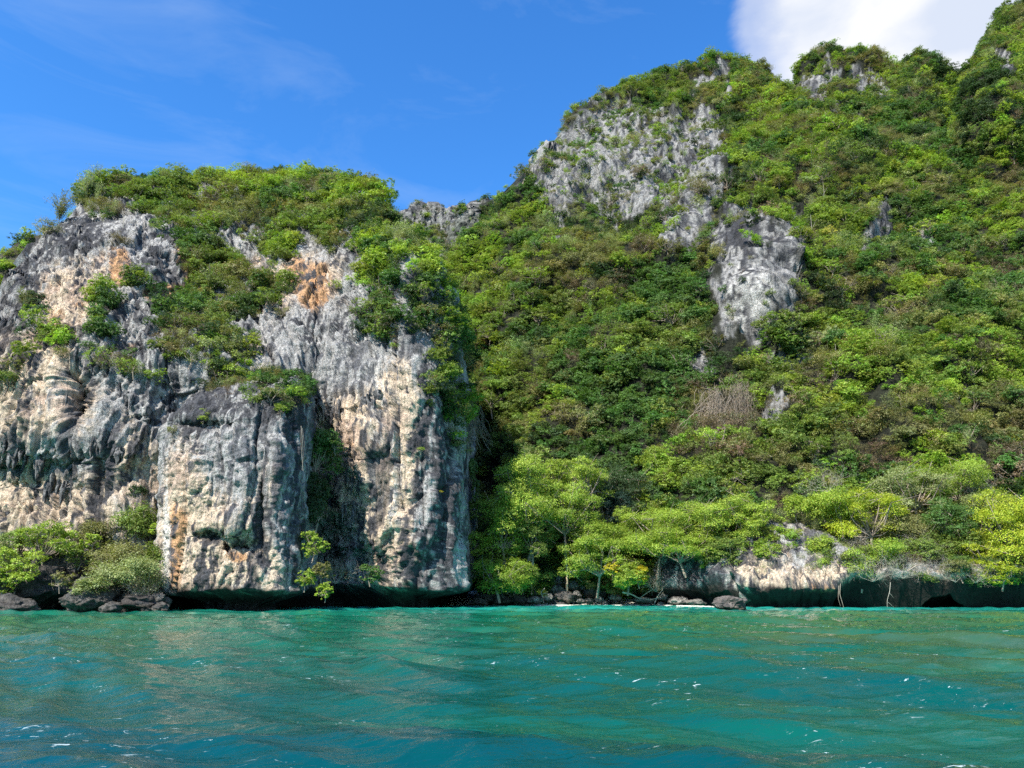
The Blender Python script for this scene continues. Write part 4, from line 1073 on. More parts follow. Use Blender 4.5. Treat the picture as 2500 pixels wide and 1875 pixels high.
# ------------------------------------------------------------------ shore trees and bushes, left to right
ST = [  # px, py, r, kind, tint, D, flat, n, label
 (30, 1335, 60, 'umbrella', 'green', 84, .8, 4500, 'shade green tree behind the dark boulder at the left edge'),
 (120, 1325, 62, 'umbrella', 'bright', 83, .9, 5200, 'bright spreading tree on top of the dark outcrop'),
 (45, 1385, 58, 'umbrella', 'yellow_green', 80, .7, 4500, 'yellow green flat crowned tree hanging over the dark outcrop'),
 (10, 1410, 36, 'dome', 'yellow_green', 79, 1, 3000, 'low yellow green bush at the left edge above the sea'),
 (150, 1415, 24, 'umbrella', 'olive', 78.5, .9, 1800, 'small branch of leaves drooping beside the dark cleft'),
 (195, 1355, 34, 'dome', 'green', 84, .8, 2500, 'small green tree right of the dark outcrop'),
 (250, 1305, 54, 'scrub', 'olive', 87, 1, 3200, 'airy olive tree leaning on the pale wall'),
 (228, 1318, 24, 'dome', 'yellow_green', 84, 1, 1800, 'bright small crown in front of the airy olive tree'),
 (345, 1270, 56, 'scrub', 'green', 88, 1.1, 3400, 'tall airy tree against the wall beside the buttress'),
 (330, 1200, 22, 'scrub', 'dark', 89, 1.3, 1600, 'thin dark tree climbing the wall above the big shrub'),
 (395, 1290, 28, 'dome', 'yellow_green', 86, .7, 2000, 'vivid clump tucked against the white edge of the buttress'),
 (392, 1350, 40, 'scrub', 'green', 84, 1, 2600, 'shaded green bush against the edge of the buttress'),
 (285, 1365, 70, 'scrub', 'olive', 83, .9, 4500, 'wide olive bush in the middle of the left cove'),
 (330, 1400, 80, 'scrub', 'pale', 80, .75, 6000, 'huge pale twiggy shrub rolling down to the left rocks'),
 (235, 1432, 48, 'scrub', 'pale', 79, .7, 3600, 'pale yellow shrub on top of the brown boulder'),
 (775, 1100, 44, 'cloak', 'rich', 90, 1.4, 4500, 'dark green creeper cloak hanging in the gap beside the buttress'),
 (770, 1215, 50, 'cloak', 'dark', 90, 1.5, 4500, 'second creeper cloak in deep shade lower in the gap'),
 (820, 1088, 26, 'dome', 'rich', 89, .7, 1800, 'shrub jutting right from the creeper in the gap'),
 (765, 1325, 36, 'bush', 'bright', 84, 1, 2600, 'sunlit bush low in the gap beside the buttress'),
 (745, 1410, 26, 'dome', 'bright', 82, 1, 2200, 'bright bush near the sea at the foot of the gap'),
 (795, 1440, 22, 'bush', 'yellow_green', 82, 1, 2000, 'small vivid bush lowest in the gap above the water'),
 (785, 1395, 28, 'bush', 'olive', 83, .8, 2000, 'olive bush between the two bright ones in the gap'),
 (905, 1395, 30, 'dome', 'rich', 88, .9, 2400, 'green bush in the dark corner at the foot of the pillar'),
 (1140, 1160, 26, 'cloak', 'rich', 112, 2.2, 3200, 'column of green creeper beside the dark hollow'),
 (1150, 1330, 38, 'umbrella', 'bright', 107, 1.0, 3200, 'bright low tree leaning out beside the tall pillar'),
 (1165, 1240, 30, 'dome', 'green', 110, 1.2, 2600, 'green tree at the foot of the dark hollow'),
 (1290, 1215, 84, 'umbrella', 'yellow_green', 108, 1.0, 9000, 'largest bright yellow green tree on the beach'),
 (1345, 1165, 44, 'umbrella', 'yellow_green', 111, .9, 4000, 'upper bright crown rising behind the largest beach tree'),
 (1420, 1175, 56, 'umbrella', 'yellow_green', 112, .9, 5000, 'bright crown right of the largest beach tree below dark trees'),
 (1380, 1250, 62, 'umbrella', 'bright', 108, 1.0, 5600, 'crown of the beach tree above the slender tan trunk'),
 (1235, 1295, 54, 'dome', 'bright', 106, 1.1, 4600, 'leafy tree low on the left of the beach'),
 (1300, 1310, 50, 'dome', 'green', 107, 1, 4200, 'mid green tree under the largest beach tree'),
 (1220, 1395, 62, 'dome', 'bright', 103, .75, 6500, 'round glossy leaved bush low over the beach rocks'),
 (1275, 1400, 40, 'dome', 'green', 104, .8, 3600, 'second glossy bush touching the round one'),
 (1460, 1170, 56, 'dome', 'dark', 118, 1.1, 4200, 'dark blue green tree behind the beach trees'),
 (1485, 1235, 54, 'dome', 'bluegreen', 115, 1.0, 4200, 'darkest blue green tree above the low spreading canopy'),
 (1560, 1210, 54, 'dome', 'dark', 117, 1.0, 4200, 'dark tree right of the darkest blue green tree'),
 (1620, 1170, 50, 'tall', 'bright', 118, 1.1, 3600, 'bright upright tree among dark trees above the shore'),
 (1720, 1160, 62, 'dome', 'green', 116, 1.0, 4200, 'rounded green tree above the long low canopy'),
 (1550, 1270, 46, 'dome', 'bright', 111, .8, 3600, 'bright bush above the left end of the long low canopy'),
 (1500, 1310, 62, 'scrub', 'bright', 108, .7, 5200, 'feathery bush at the left end of the long low canopy'),
 (1455, 1360, 60, 'umbrella', 'bright', 106, .75, 5200, 'green canopy tree just right of the slender trunk'),
 (1600, 1310, 80, 'umbrella', 'yellow_green', 106, .6, 8000, 'long flat canopy tree leaning over the grey bluff'),
 (1700, 1290, 76, 'umbrella', 'bright', 106, .62, 8000, 'wide flat canopy tree in the middle above the bluff'),
 (1790, 1275, 70, 'umbrella', 'yellow_green', 104, .7, 7000, 'vivid flat canopy tree at the right end of the canopy'),
 (1670, 1340, 64, 'umbrella', 'yellow_green', 103, .5, 6000, 'lowest vivid canopy drooping over the grey overhang'),
 (1850, 1260, 44, 'umbrella', 'yellow_green', 102, .8, 3800, 'yellow green tree above the pale bluff rock'),
 (1530, 1395, 42, 'dome', 'yellow_green', 104, .85, 3800, 'yellowing bush low above the beach boulders'),
 (1560, 1402, 30, 'dome', 'golden', 103, .85, 3000, 'golden yellow leaved bush above the driftwood'),
 (1500, 1385, 24, 'dome', 'golden', 103.5, .8, 2000, 'small patch of golden leaves left of the golden bush'),
 (2050, 1235, 64, 'scrub', 'yellow_green', 100, .8, 5200, 'olive yellow feathery tree above the pale rock'),
 (2120, 1260, 66, 'umbrella', 'lime', 99, .75, 5600, 'yellow flowering tree left of the bare branched shrubs'),
 (2095, 1375, 44, 'scrub', 'bright', 96, 1, 3600, 'bright bush at the left end of the sea cave'),
 (2045, 1390, 28, 'dome', 'yellow_green', 96, 1.1, 2400, 'small vivid bush beside the pale hanging roots'),
 (2190, 1290, 50, 'scrub', 'olive', 99, .9, 3400, 'dull olive bush above the bare branched shrubs'),
 (2310, 1270, 56, 'dome', 'rich', 98, .9, 4600, 'dense rich green tree left of the yellow tree'),
 (2340, 1330, 46, 'dome', 'green', 97, .8, 3600, 'green bush below the dense rich green tree'),
 (2470, 1300, 88, 'umbrella', 'lime', 96, 1.0, 10000, 'big yellow green tree over the sea cave at the right edge'),
 (2400, 1370, 48, 'umbrella', 'lime', 94.5, .8, 4600, 'lower left limb of yellow leaves beside the big yellow tree'),
 (2230, 1200, 64, 'umbrella', 'pale', 104, .7, 4600, 'pale flat canopy with white branches above the bluff'),
 (2330, 1180, 70, 'umbrella', 'bright', 106, .6, 5000, 'broad flat bright canopy high above the sea cave'),
 (2400, 1230, 50, 'scrub', 'pale', 101, .7, 3400, 'pale leafy bush behind the big yellow tree'),
 (1880, 1345, 34, 'bush', 'bright', 97, .8, 0, 'bright bush hanging over the left part of the pale bluff rock'),
 (2000, 1330, 36, 'scrub', 'yellow_green', 97, .9, 0, 'loose yellow green vines over the top of the pale bluff rock'),
 (2155, 1345, 46, 'scrub', 'bright', 95.5, .8, 0, 'loose bright bush between the bare shrubs and the yellow flowering tree'),
 (2260, 1340, 46, 'bush', 'green', 96, .75, 0, 'mid green bush behind the large sandy bare shrub'),
 (2345, 1385, 40, 'scrub', 'olive', 92.5, .7, 0, 'olive trailing bush on the lip of the sea cave'),
 (2440, 1400, 44, 'bush', 'lime', 92, .6, 0, 'lowest yellow foliage trailing over the cave lip at the right'),
 (1770, 1345, 44, 'bush', 'green', 100, .7, 0, 'green bush where the canopy meets the grey bluff'),
 (1945, 1235, 40, 'scrub', 'yellow_green', 103, 1, 3000, 'thin yellow green sapling on the pale bluff'),
]
for i, (x, y, rp, kd, ti, D, fl, n, lb) in enumerate(ST):
    nm, ct = ('shore_tree', 'tree') if ('tree' in lb.split(' beside')[0] or 'canopy' in lb or 'crown' in lb) else (('creeper', 'creeper') if 'creeper' in lb.split(' in ')[0] else ('shore_shrub', 'shrub'))
    if kd == 'dome': kd = 'bush'
    rp = rp * (1.08 if x < 500 else (1.3 if rp > 40 else 1.1)); R = rp * D / F * 1.04
    plant(nm, ct, lb, x, y, rp, kd, ti, i + 3, None, D, int(850 * R * R) + 600, round(.2 / R, 3), fl * (1.35 if kd == 'umbrella' and fl < .8 else (1.15 if kd == 'umbrella' else 1.0)))

# ------------------------------------------------------------------ trees on the hillside that can be told apart
LM = [("white streaked crag", 1840, 670), ("grey fluted summit rocks", 1480, 420), ("dark hollow beside the pillar", 1190, 1150), ("saddle under the far ridge", 1130, 620), ("brown hanging creepers", 1770, 1020),
      ("slender tan trunk", 1385, 1330), ("rounded right summit", 2050, 190), ("steep right spur", 2440, 190), ("big yellow tree at the right edge", 2470, 1290), ("pale bluff rock", 1940, 1360),
      ("highest main summit", 1780, 170), ("ivy thicket in mid slope", 1530, 900), ("pale rock scar", 2150, 560), ("left shoulder of the mountain", 1310, 480), ("long flat canopy on the shore", 1650, 1280),
      ("lower pale rock streak", 1890, 900), ("small rock outcrops in mid slope", 1400, 560), ("dark gully on the right", 2330, 420), ("dry brown bushes on the right", 2180, 1060), ("edge of the tall pillar", 1120, 950)]
CN = ['yellow green', 'bright green', 'mid green', 'rich green', 'dark green', 'olive', 'pale grey green', 'dry brown']
KN = {'dome': 'rounded', 'umbrella': 'flat topped', 'tall': 'upright', 'cloak': 'creeper covered', 'scrub': 'thin crowned'}
rs = np.random.RandomState(77)
cand, nn = sample(PD, nD, 9000, rs, mask * (mask > .3)); cx_, cy_ = PX(cand)
okc = (cx_ > 1130) & (cx_ < 2490) & (cy_ > 150) & (cy_ < 1230); cand, cx_, cy_ = cand[okc], cx_[okc], cy_[okc]
bias = np.zeros((len(cand), 8))
for (x, y, rx, ry, k, v) in zonesD: bias[:, k] += v * np.exp(-(((cx_ - x) / rx) ** 2 + ((cy_ - y) / ry) ** 2))
ct_, kk_ = tint_for(cand, cx_, cy_, rs, bias)
taken, used = [], {}
for q in range(len(cand)):
    x, y = cx_[q], cy_[q]; D = cand[q, 1]
    zc = zb[int(y / CELL), int((x + 60) / CELL)]
    if zc < D - 5: continue
    if any((x - a) ** 2 + (y - b) ** 2 < 34 ** 2 for a, b in taken): continue
    kd = ['dome', 'umbrella', 'dome', 'tall', 'cloak', 'umbrella'][rs.randint(6)]
    if kk_[q] == 3: kd = ['cloak', 'dome'][rs.randint(2)]
    if kk_[q] >= 5: kd = ['scrub', 'dome', 'umbrella'][rs.randint(3)]
    R = rs.uniform(2.0, 3.9) * (1 if D < 190 else 1.1)
    lm = min(LM, key=lambda l: (l[1] - x) ** 2 + (l[2] - y) ** 2); dx, dy = x - lm[1], y - lm[2]
    dist = math.hypot(dx, dy); dr = ('right of' if dx > 0 else 'left of') if abs(dx) > abs(dy) * 1.2 else ('below' if dy > 0 else 'above')
    if min(abs(dx), abs(dy)) * 1.7 > max(abs(dx), abs(dy)): dr = ('below and ' if dy > 0 else 'above and ') + ('right of' if dx > 0 else 'left of')
    dd = 'just ' if dist < 75 else ('well ' if dist > 165 else '')
    lb = f"{CN[kk_[q]]} {KN[kd]} tree {dd}{dr} the {lm[0]}"
    if len(lb.split()) > 16: continue
    if lb in used: continue
    used[lb] = 1; taken.append((x, y))
    rpx = R * F / D
    o = plant('hillside_tree', 'tree', lb, x, y, rpx, kd, tuple(ct_[q]), q, 'trees on the overgrown hillside', None, 2200, .07, rs.uniform(.75, 1.05), .3)
    if len(taken) >= 250: break
print('hillside trees', len(taken))

# ------------------------------------------------------------------ boulders
def boulder_mesh(seed, n=34, rough=.26, tone=1.0):
    rs = np.random.RandomState(seed)
    u = np.linspace(0, 2 * math.pi, 2 * n, endpoint=False); v = np.linspace(0, math.pi, n)
    U, Vv = np.meshgrid(u, v); P = np.stack([np.cos(U) * np.sin(Vv), np.sin(U) * np.sin(Vv), np.cos(Vv)], -1)
    # cut by random planes for broken faces
    r = np.ones(P.shape[:2])
    for k in range(16):
        d = sph(1, rs)[0]; h = rs.uniform(.68, .95); c = P @ d; r = np.minimum(r, np.where(c > .05, h / np.maximum(c, .05), 9))
    P = P * r[..., None]; q = P + seed * 3.1
    P = P * (1 + rough * fbm(q, 1.6, 4, seed)[..., None] + .07 * ridged(q, (5, 5, 3), 3, seed)[..., None])
    base = np.array([(.22, .20, .175), (.15, .13, .115), (.29, .27, .24)][seed % 3])
    c = base * tone * (1 + .5 * fbm(q, 2.2, 4, seed + 3)[..., None]); dk = sm(fbm(q, (1.8, 1.8, .8), 4, seed + 5), .05, .35)[..., None]; c = c * (1 - .75 * dk) + .05 * dk
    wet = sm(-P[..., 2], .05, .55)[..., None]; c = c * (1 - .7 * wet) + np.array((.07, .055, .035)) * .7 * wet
    i = np.arange(2 * n * n).reshape(n, 2 * n); j = np.roll(i, -1, 1)
    Fc = np.stack([i[:-1], i[1:], j[1:], j[:-1]], -1).reshape(-1, 4)
    me = mk_mesh('boulder', P, Fc, True, c); me.materials.append(M_boulder); return me


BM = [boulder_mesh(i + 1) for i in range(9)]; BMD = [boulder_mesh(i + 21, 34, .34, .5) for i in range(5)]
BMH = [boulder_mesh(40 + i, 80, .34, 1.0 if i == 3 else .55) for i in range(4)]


def boulder(label, px, py, rx, ry, D, i, big=False, group=None, name='boulder', ry_depth=1.0):
    s = D / F * 1.04; c = W(px, py, D)
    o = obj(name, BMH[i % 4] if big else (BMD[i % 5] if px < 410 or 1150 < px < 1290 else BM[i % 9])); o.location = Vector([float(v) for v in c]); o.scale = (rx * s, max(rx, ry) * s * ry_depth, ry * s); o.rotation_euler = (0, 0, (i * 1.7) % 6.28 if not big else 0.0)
    return tag(o, label, 'boulder' if name == 'boulder' else 'rock', group)


BL = [
 ('dark outcrop of rough rock rising from the sea at the left', 50, 1430, 130, 75, 84, 0, True), ('tall dark rock block right behind the left outcrop', 130, 1405, 50, 75, 86, 1, True),
 ('big brown boulder with a shaded right side in the left cove', 222, 1462, 56, 40, 80, 2, True), ('dark rounded rock at the water under the left outcrop', 25, 1482, 50, 22, 78, 3, False),
 ('long sloping slab of rock pointing at the buttress', 345, 1470, 48, 17, 80, 4, False), ('pale rounded rock at the waterline left of the slab', 272, 1485, 24, 16, 78, 5, False),
 ('grey block above the sloping slab', 320, 1448, 30, 20, 83, 6, False), ('small grey rock beside the buttress corner', 385, 1463, 18, 12, 80, 7, False),
 ('low wet rock at the foot of the buttress corner', 392, 1484, 20, 10, 79, 8, False), ('dark wet rock between slab and buttress', 360, 1488, 16, 8, 79, 1, False),
 ('dark stone heap behind the sloping slab', 300, 1465, 24, 14, 82, 2, False), ('shaded rock wall piece under the pale shrub', 270, 1440, 36, 26, 84, 0, False),
 ('lone rounded boulder standing in the sea before the bluff', 1784, 1474, 35, 20, 84, 3, True),
 ('largest cracked boulder below the slender trunk', 1382, 1457, 25, 14, 109, 0, False), ('grey boulder left of the largest cracked one', 1335, 1460, 14, 11, 109, 4, False),
 ('leaning boulder behind the largest cracked one', 1362, 1441, 16, 12, 111, 5, False), ('flat pale rock at the left of the boulder pile', 1308, 1450, 16, 8, 110, 6, False),
 ('brown weedy rock at the waterline left of the pile', 1305, 1466, 20, 8, 107, 7, False), ('smooth upright boulder right of the slender trunk', 1400, 1432, 12, 11, 112, 8, False),
 ('rounded boulder highest in the beach pile', 1420, 1435, 12, 11, 113, 2, False), ('wide grey slab sloping right of the trunk', 1455, 1443, 30, 17, 112, 3, False),
 ('dark stone wedged between trunk and slab', 1408, 1452, 12, 9, 110, 1, False), ('small stone on the sand below the grey slab', 1418, 1467, 9, 5, 108, 5, False),
 ('pair sized stone on the sand right of the small one', 1440, 1467, 11, 6, 108, 6, False), ('round stone on the sand under the golden bush', 1463, 1465, 10, 7, 108, 7, False),
 ('dark rock on the sand near the driftwood', 1500, 1460, 16, 8, 109, 8, False), ('brown ledge rock at the left end of the beach', 1190, 1462, 28, 12, 108, 0, False),
 ('rusty brown rock at the water beside the pillar', 1172, 1470, 18, 8, 106, 2, False), ('low dark rock mid way along the brown ledge', 1230, 1466, 24, 10, 107, 3, False),
 ('tan weedy rock at the right end of the brown ledge', 1265, 1464, 22, 10, 107, 4, False), ('shadowed rock under the round glossy bush', 1215, 1448, 26, 12, 110, 5, False),
 ('grey rock under the second glossy bush', 1265, 1446, 20, 11, 111, 6, False), ('pale block at the right end of the beach', 1620, 1458, 16, 10, 108, 7, False),
 ('flat dark rock at the right end of the beach', 1570, 1466, 24, 7, 107, 8, False), ('dark rock below the left end of the grey bluff', 1660, 1468, 28, 10, 105, 1, False),
 ('brown rock in the shadow under the grey bluff', 1700, 1471, 22, 8, 103, 2, False), ('small pale block beside the bluff shadow', 1642, 1448, 14, 8, 108, 3, False),
 ('pale wedge of rock right of the lone sea boulder', 1830, 1452, 22, 22, 98, 4, False), ('cracked grey block on the upper beach slope', 1480, 1425, 24, 18, 115, 4, False),
 ('dark stone under the yellowing bush', 1530, 1440, 22, 12, 113, 5, False), ('grey stone in the shade behind the slender trunk', 1365, 1420, 16, 12, 115, 7, False),
]
for lb, x, y, rx, ry, D, i, big in BL: boulder(lb, x, y, rx, ry, D, i, big)

# rubble between the boulders
rs = np.random.RandomState(9); PV, PF_, CV = [], [], []; off = 0
sm_b = boulder_mesh(77, 7, .16); co = np.zeros(len(sm_b.vertices) * 3, np.float32); sm_b.vertices.foreach_get('co', co); co = co.reshape(-1, 3)
fc = np.zeros(len(sm_b.polygons) * 4, np.int32); sm_b.loops.foreach_get('vertex_index', fc); fc = fc.reshape(-1, 4)
for k in range(900):
    x = rs.uniform(1150, 1700); D = rs.uniform(107.5, 121); h = max(0, (D - 112.5) / 14 * 3.2 - .5)
    if D > 110 or x < 1300 or x > 1560 or rs.rand() < .15:
        c = np.array([(x - 1250) / F * D / 1.045, D, h]); s = rs.uniform(.12, .55); V = co * s * rs.uniform(.6, 1.3, 3) + c
        PV.append(V); PF_.append(fc + off); off += len(co); g = rs.choice([.09, .16, .26, .36]); CV.append(np.tile(np.array([g, g * .93, g * .84]), (len(co), 1)))
for k in range(260):
    x = rs.uniform(160, 405); D = rs.uniform(79.5, 86); c = np.array([(x - 1250) / F * D / 1.045, D, (D - 80) * .35 - .1]); s = rs.uniform(.15, .5); PV.append(co * s * rs.uniform(.6, 1.4, 3) + c); PF_.append(fc + off); off += len(co); g = rs.choice([.06, .1, .16, .24]); CV.append(np.tile(np.array([g, g * .92, g * .84]), (len(co), 1)))
rub = obj('shore_rubble', mk_mesh('shore_rubble', np.concatenate(PV), np.concatenate(PF_), True, np.concatenate(CV)), M_boulder); tag(rub, 'loose grey and brown stones along the foot of the slope', 'stones', kind='stuff')

# ------------------------------------------------------------------ slender trunk tree, dead wood, roots
def wood(name, label, cat, pts, r0, r1, m, sub=None, D=None, k=6):
    """pts: photograph pixels with depth -> one smooth tapered stem; sub: list of side stems as branch parts"""
    Pw = [W(*p) for p in pts]; rt = empty(name, Pw[0])
    if name != 'slender_tree': r0, r1 = r0 * .6, r1 * .6; sub = [(q[0], q[1] * .6) for q in (sub or [])]
    def stem(P, a, b):
        P = np.array(P); t = np.linspace(0, len(P) - 1, (len(P) - 1) * 4 + 1); Q = np.stack([np.interp(t, range(len(P)), P[:, i]) for i in range(3)], 1)
        Q[1:-1] = (Q[:-2] + 2 * Q[1:-1] + Q[2:]) / 4; rr = np.linspace(a, b, len(Q)); V, Fc = tubes([(Q[i] - Pw[0], Q[i + 1] - Pw[0], rr[i], rr[i + 1]) for i in range(len(Q) - 1)], k); return mk_mesh('stem', V, Fc, True)
    obj('stem' if name not in ('slender_tree',) else 'trunk', stem(Pw, r0, r1), m, rt)
    for s in sub or []:
        obj('branch', stem([W(*p) for p in s[0]], s[1], s[1] * .3), m, rt)
    return tag(rt, label, cat)


wood('slender_tree', 'straight slender tan trunk rising from the beach boulders', 'tree', [(1384, 1448, 109), (1385, 1400, 109), (1381, 1340, 109), (1379, 1290, 109), (1376, 1240, 109.3), (1372, 1190, 110)], .17, .08, M_tanbark, k=8)
wood('leaning_trunk', 'dark twisted double trunk left of the slender tan one', 'tree', [(1298, 1452, 108), (1297, 1420, 108), (1302, 1390, 108), (1300, 1350, 108.5), (1303, 1290, 109)], .16, .07, M_bark,
     [([(1280, 1440, 108), (1282, 1400, 108), (1290, 1360, 108.3)], .2)])
wood('driftwood', 'long curved grey driftwood branch on the beach', 'branch', [(1520, 1446, 106), (1540, 1450, 106), (1560, 1461, 106), (1590, 1464, 106), (1612, 1458, 106.5)], .22, .08, M_palebark, [([(1560, 1461, 106), (1590, 1440, 106), (1618, 1436, 106)], .07)])
wood('driftwood', 'dead branch leaning up from the sand in front of the bluff', 'branch', [(1598, 1472, 105.5), (1606, 1455, 105.5), (1620, 1436, 105.7)], .10, .04, M_palebark)
wood('dead_wood', 'forked white dead stump on the beach rocks', 'branch', [(1327, 1472, 107), (1325, 1458, 107), (1320, 1446, 107.2), (1330, 1436, 107.5)], .12, .06, M_palebark, [([(1322, 1452, 107), (1338, 1444, 107)], .06)])
wood('hanging_root', 'long pale hanging roots down the right side of the buttress', 'roots', [(735, 1040, 82.5), (738, 1070, 82.3), (737, 1110, 82.3), (740, 1150, 82.3)], .04, .03, M_palebark,
     [([(738, 1045, 82.3), (743, 1080, 82.2), (741, 1120, 82.2), (736, 1148, 82.2)], .02), ([(733, 1050, 82.5), (734, 1090, 82.2), (738, 1130, 82.2)], .015)])
wood('dangling_branch', 'thin forked dead branch dangling into the sea cave', 'branch', [(2174, 1422, 90.5), (2172, 1445, 90.3), (2166, 1465, 90.3), (2166, 1482, 90.3)], .05, .03, M_palebark, [([(2172, 1448, 90.3), (2182, 1460, 90.3)], .03), ([(2168, 1470, 90.3), (2183, 1483, 90.3)], .03)])
wood('hanging_root', 'brown roots hanging to the water at the left of the sea cave', 'roots', [(2052, 1425, 92), (2050, 1450, 91.8), (2056, 1470, 91.8), (2060, 1484, 91.8)], .06, .03, M_twig, [([(2048, 1430, 92), (2046, 1460, 91.8), (2052, 1480, 91.8)], .05)])
wood('dead_wood', 'dark dead log lying across the bare shrubs', 'branch', [(2215, 1395, 92.5), (2235, 1382, 92.5), (2250, 1378, 92.5)], .14, .08, M_bark)
for (x, y, D, l, lb) in [(830, 520, 0, 24, 'pale dead tree on the right of the cliff cap'), (830, 500, 0, 16, 'small white snag among the green cap trees'), (300, 540, 0, 30, 'thin white snag at the left end of the cap'),
                         (1560, 760, 0, 16, 'white dead branch in the dark mid slope hollow'), (1980, 380, 0, 28, 'bare white tree above the white streaked crag'), (2010, 470, 0, 26, 'slim white trunk right of the dark rock'), (2230, 470, 0, 30, 'pale leaning trunk on the upper right slope'),
                         (1230, 770, 0, 30, 'pale upright trunk on the slope left of the ivy'), (2260, 940, 0, 24, 'forked pale trunk on the right slope'), (2040, 870, 0, 30, 'pale fallen stems right of the low rock streak'), (1980, 560, 0, 36, 'pale bare stems fanning over the white crag')]:
    P0, _n = at_px(x, y, 8)
    if P0 is None: continue
    D0 = P0[1] - 1.8
    wood('dead_tree', lb, 'tree', [(x, y + l, D0), (x + 2, y, D0 - .3), (x - 1, y - l, D0)], .09, .04, M_palebark, [([(x + 2, y, D0 - .3), (x + 14, y - l * .7, D0 - .5)], .06), ([(x + 1, y + l * .4, D0), (x - 12, y - l * .3, D0 - .5)], .05)])

# bare branched shrubs over the sea cave and elsewhere
TW = [mk_mesh('branches', *tubes(twig_mass(900 + i, 13, 3, .011)), True) for i in range(4)]
LS = {i: crown_mesh('scrub', i, 700, .05)[0] for i in range(3)}
for i, (x, y, r, D, lb) in enumerate([(2130, 1395, 46, 94, 'bare whitish shrub over the left part of the sea cave'), (2200, 1385, 50, 93.5, 'pale tangle of bare branches over the middle of the sea cave'), (2270, 1385, 52, 93.5, 'large sandy bare shrub on the cave brow'),
                                      (2330, 1400, 40, 92.5, 'low grey bare shrub creeping right over the cave brow'), (2380, 1405, 34, 92, 'small grey bare shrub under the yellow tree'), (2240, 1330, 44, 96, 'bare fan of twigs above the sandy shrub'),
                                      (2100, 1330, 40, 97, 'bare twigs below the yellow flowering tree'), (1870, 1390, 40, 96.5, 'leafless shrub hanging on the grey bluff'), (1600, 1425, 36, 106, 'dark leafless brush under the golden bush'),
                                      (2370, 1180, 50, 105, 'grey leafless fan of twigs high above the sea cave'), (350, 1440, 44, 80, 'brown leafless brush above the sloping slab'), (1250, 1440, 34, 107, 'brown leafless brush over the ledge rocks'),
                                      (820, 1400, 46, 89, 'grey leafless shrub in the shadowed corner'), (2020, 1175, 50, 106, 'white stemmed bare shrub above the olive yellow tree'), (1150, 1400, 26, 106, 'hanging dead twigs at the foot of the tall pillar')]):
    s = D / F * 1.04 * r; rt = empty('bare_shrub', W(x, y, D) - np.array([0, 0, .6 * s]), i * 1.3, 1.0)
    t = obj('branches', TW[i % 4], None, rt); t.location = (0, 0, .6 * s); t.scale = (s, s, s * .9)
    if not TW[i % 4].materials: TW[i % 4].materials.append(M_palebark)
    c = obj('leaves', LS[i % 3], None, rt); c.location = (0, 0, .6 * s); c.scale = (s * .9, s * .9, s * .7); c.color = shade(TINT['pale'] if i % 2 else TINT['dry'], 1.1); c['kind'] = 'stuff'
    tag(rt, lb, 'shrub')

# brown creepers hanging in a sheet from the middle cliff
HM = [mk_mesh('stems', *tubes(hanging(950 + i, 150)), True) for i in range(2)]
for i, (x, y, w, h, D, lb) in enumerate([(1750, 1020, 42, 75, 0, 'wide brown curtain of dry hanging creepers in mid slope'), (1810, 990, 26, 60, 0, 'narrow dry creeper curtain right of the wide brown one'), (1150, 1040, 26, 50, 0, 'dry stems hanging above the dark hollow')]):
    P0, _n = at_px(x, y); D = P0[1] - 2.0; s = D / F * 1.04; rt = empty('hanging_creeper', W(x, y, D), 0, 1.0); o = obj('stems', HM[i % 2], None, rt); o.scale = (w * s * 1.2, w * s * .8, h * s)
    if not HM[i % 2].materials: HM[i % 2].materials.append(M_twig)
    tag(rt, lb, 'creeper')

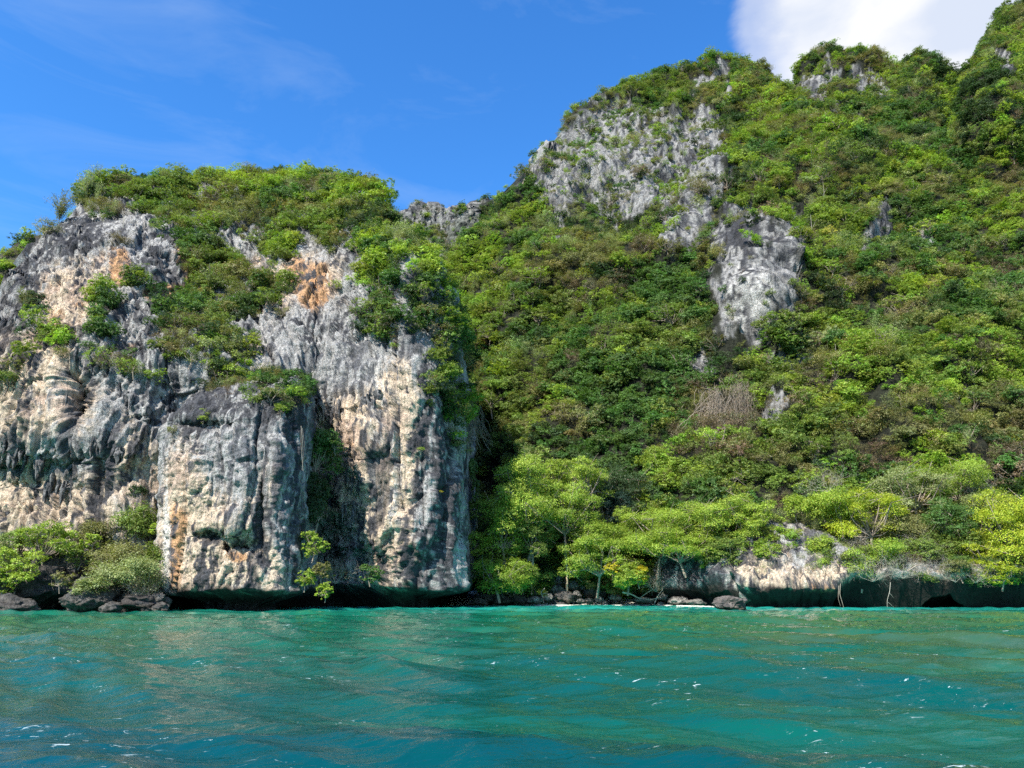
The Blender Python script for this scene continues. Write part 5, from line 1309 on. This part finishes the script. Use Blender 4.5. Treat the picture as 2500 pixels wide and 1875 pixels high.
# ------------------------------------------------------------------ stalactites and drip columns as parts of the cliff
def stalac(seed):
    rs = np.random.RandomState(seed); n, k = 22, 12; t = np.linspace(0, 1, n); a = np.linspace(0, 2 * math.pi, k, endpoint=False)
    T, A_ = np.meshgrid(t, a, indexing='ij'); P = np.stack([np.cos(A_), np.sin(A_), -T * 6 + 0 * A_], -1)
    r = (.5 + .5 * np.sin(math.pi * np.clip(T * .85 + .15, 0, 1))) * (1 - T ** 3) * (1 + .8 * fbm(P, (.8, .8, .5), 3, seed)) * (1 + .25 * ridged(P, (1.6, 1.6, .2), 2, seed + 2))
    Q = np.stack([np.cos(A_) * r + .35 * pn(P, (0, 0, .5), seed + 4), np.sin(A_) * r, -T], -1); i = np.arange(n * k).reshape(n, k); j = np.roll(i, -1, 1)
    c = np.array((.26, .25, .24)) * (1 + .6 * fbm(P, (1, 1, .3), 3, seed + 5)[..., None]); dk = sm(fbm(P, (.9, .9, .25), 3, seed + 7) + (seed % 3 - 1) * .15, -.1, .25)[..., None]; c = c * (1 - dk) + np.array((.07, .07, .075)) * dk
    me = mk_mesh('stalactite', Q, np.stack([i[:-1], i[1:], j[1:], j[:-1]], -1).reshape(-1, 4), True, c); me.materials.append(M_rock); return me


SM = [stalac(60 + i) for i in range(6)]; rs = np.random.RandomState(4)
LINES = [((0, 1090), (70, 1120), 6), ((80, 1120), (110, 1130), 4), ((225, 1080), (260, 1060), 5), ((160, 960), (175, 1000), 3), ((180, 870), (240, 900), 5), ((290, 960), (330, 980), 5), ((350, 1010), (385, 1030), 4), ((795, 1000), (840, 985), 6),
         ((880, 980), (925, 970), 7), ((840, 1160), (900, 1180), 6), ((830, 1250), (870, 1240), 4), ((610, 1250), (640, 1255), 3), ((110, 1190), (180, 1180), 5), ((280, 1110), (300, 1100), 3)]
for (a, b, n) in LINES:
    for q in range(n):
        t = (q + rs.uniform(.1, .9)) / n; x = a[0] + (b[0] - a[0]) * t; y = a[1] + (b[1] - a[1]) * t + rs.normal() * 6; P0, _n = at_px(x, y, 1)
        par = cliffB if (405 < x < 735 and y > 1000) else cliffA
        o = obj('stalactite', SM[rs.randint(6)], None, par); ln = rs.uniform(1.0, 3.2); o.location = Vector([float(v) for v in P0 + np.array([0, -.1, .3 * ln])]); w = rs.uniform(.12, .34); o.scale = (w, w * 1.2, ln); o.rotation_euler = (rs.normal() * .05, rs.normal() * .05, rs.uniform(0, 6))
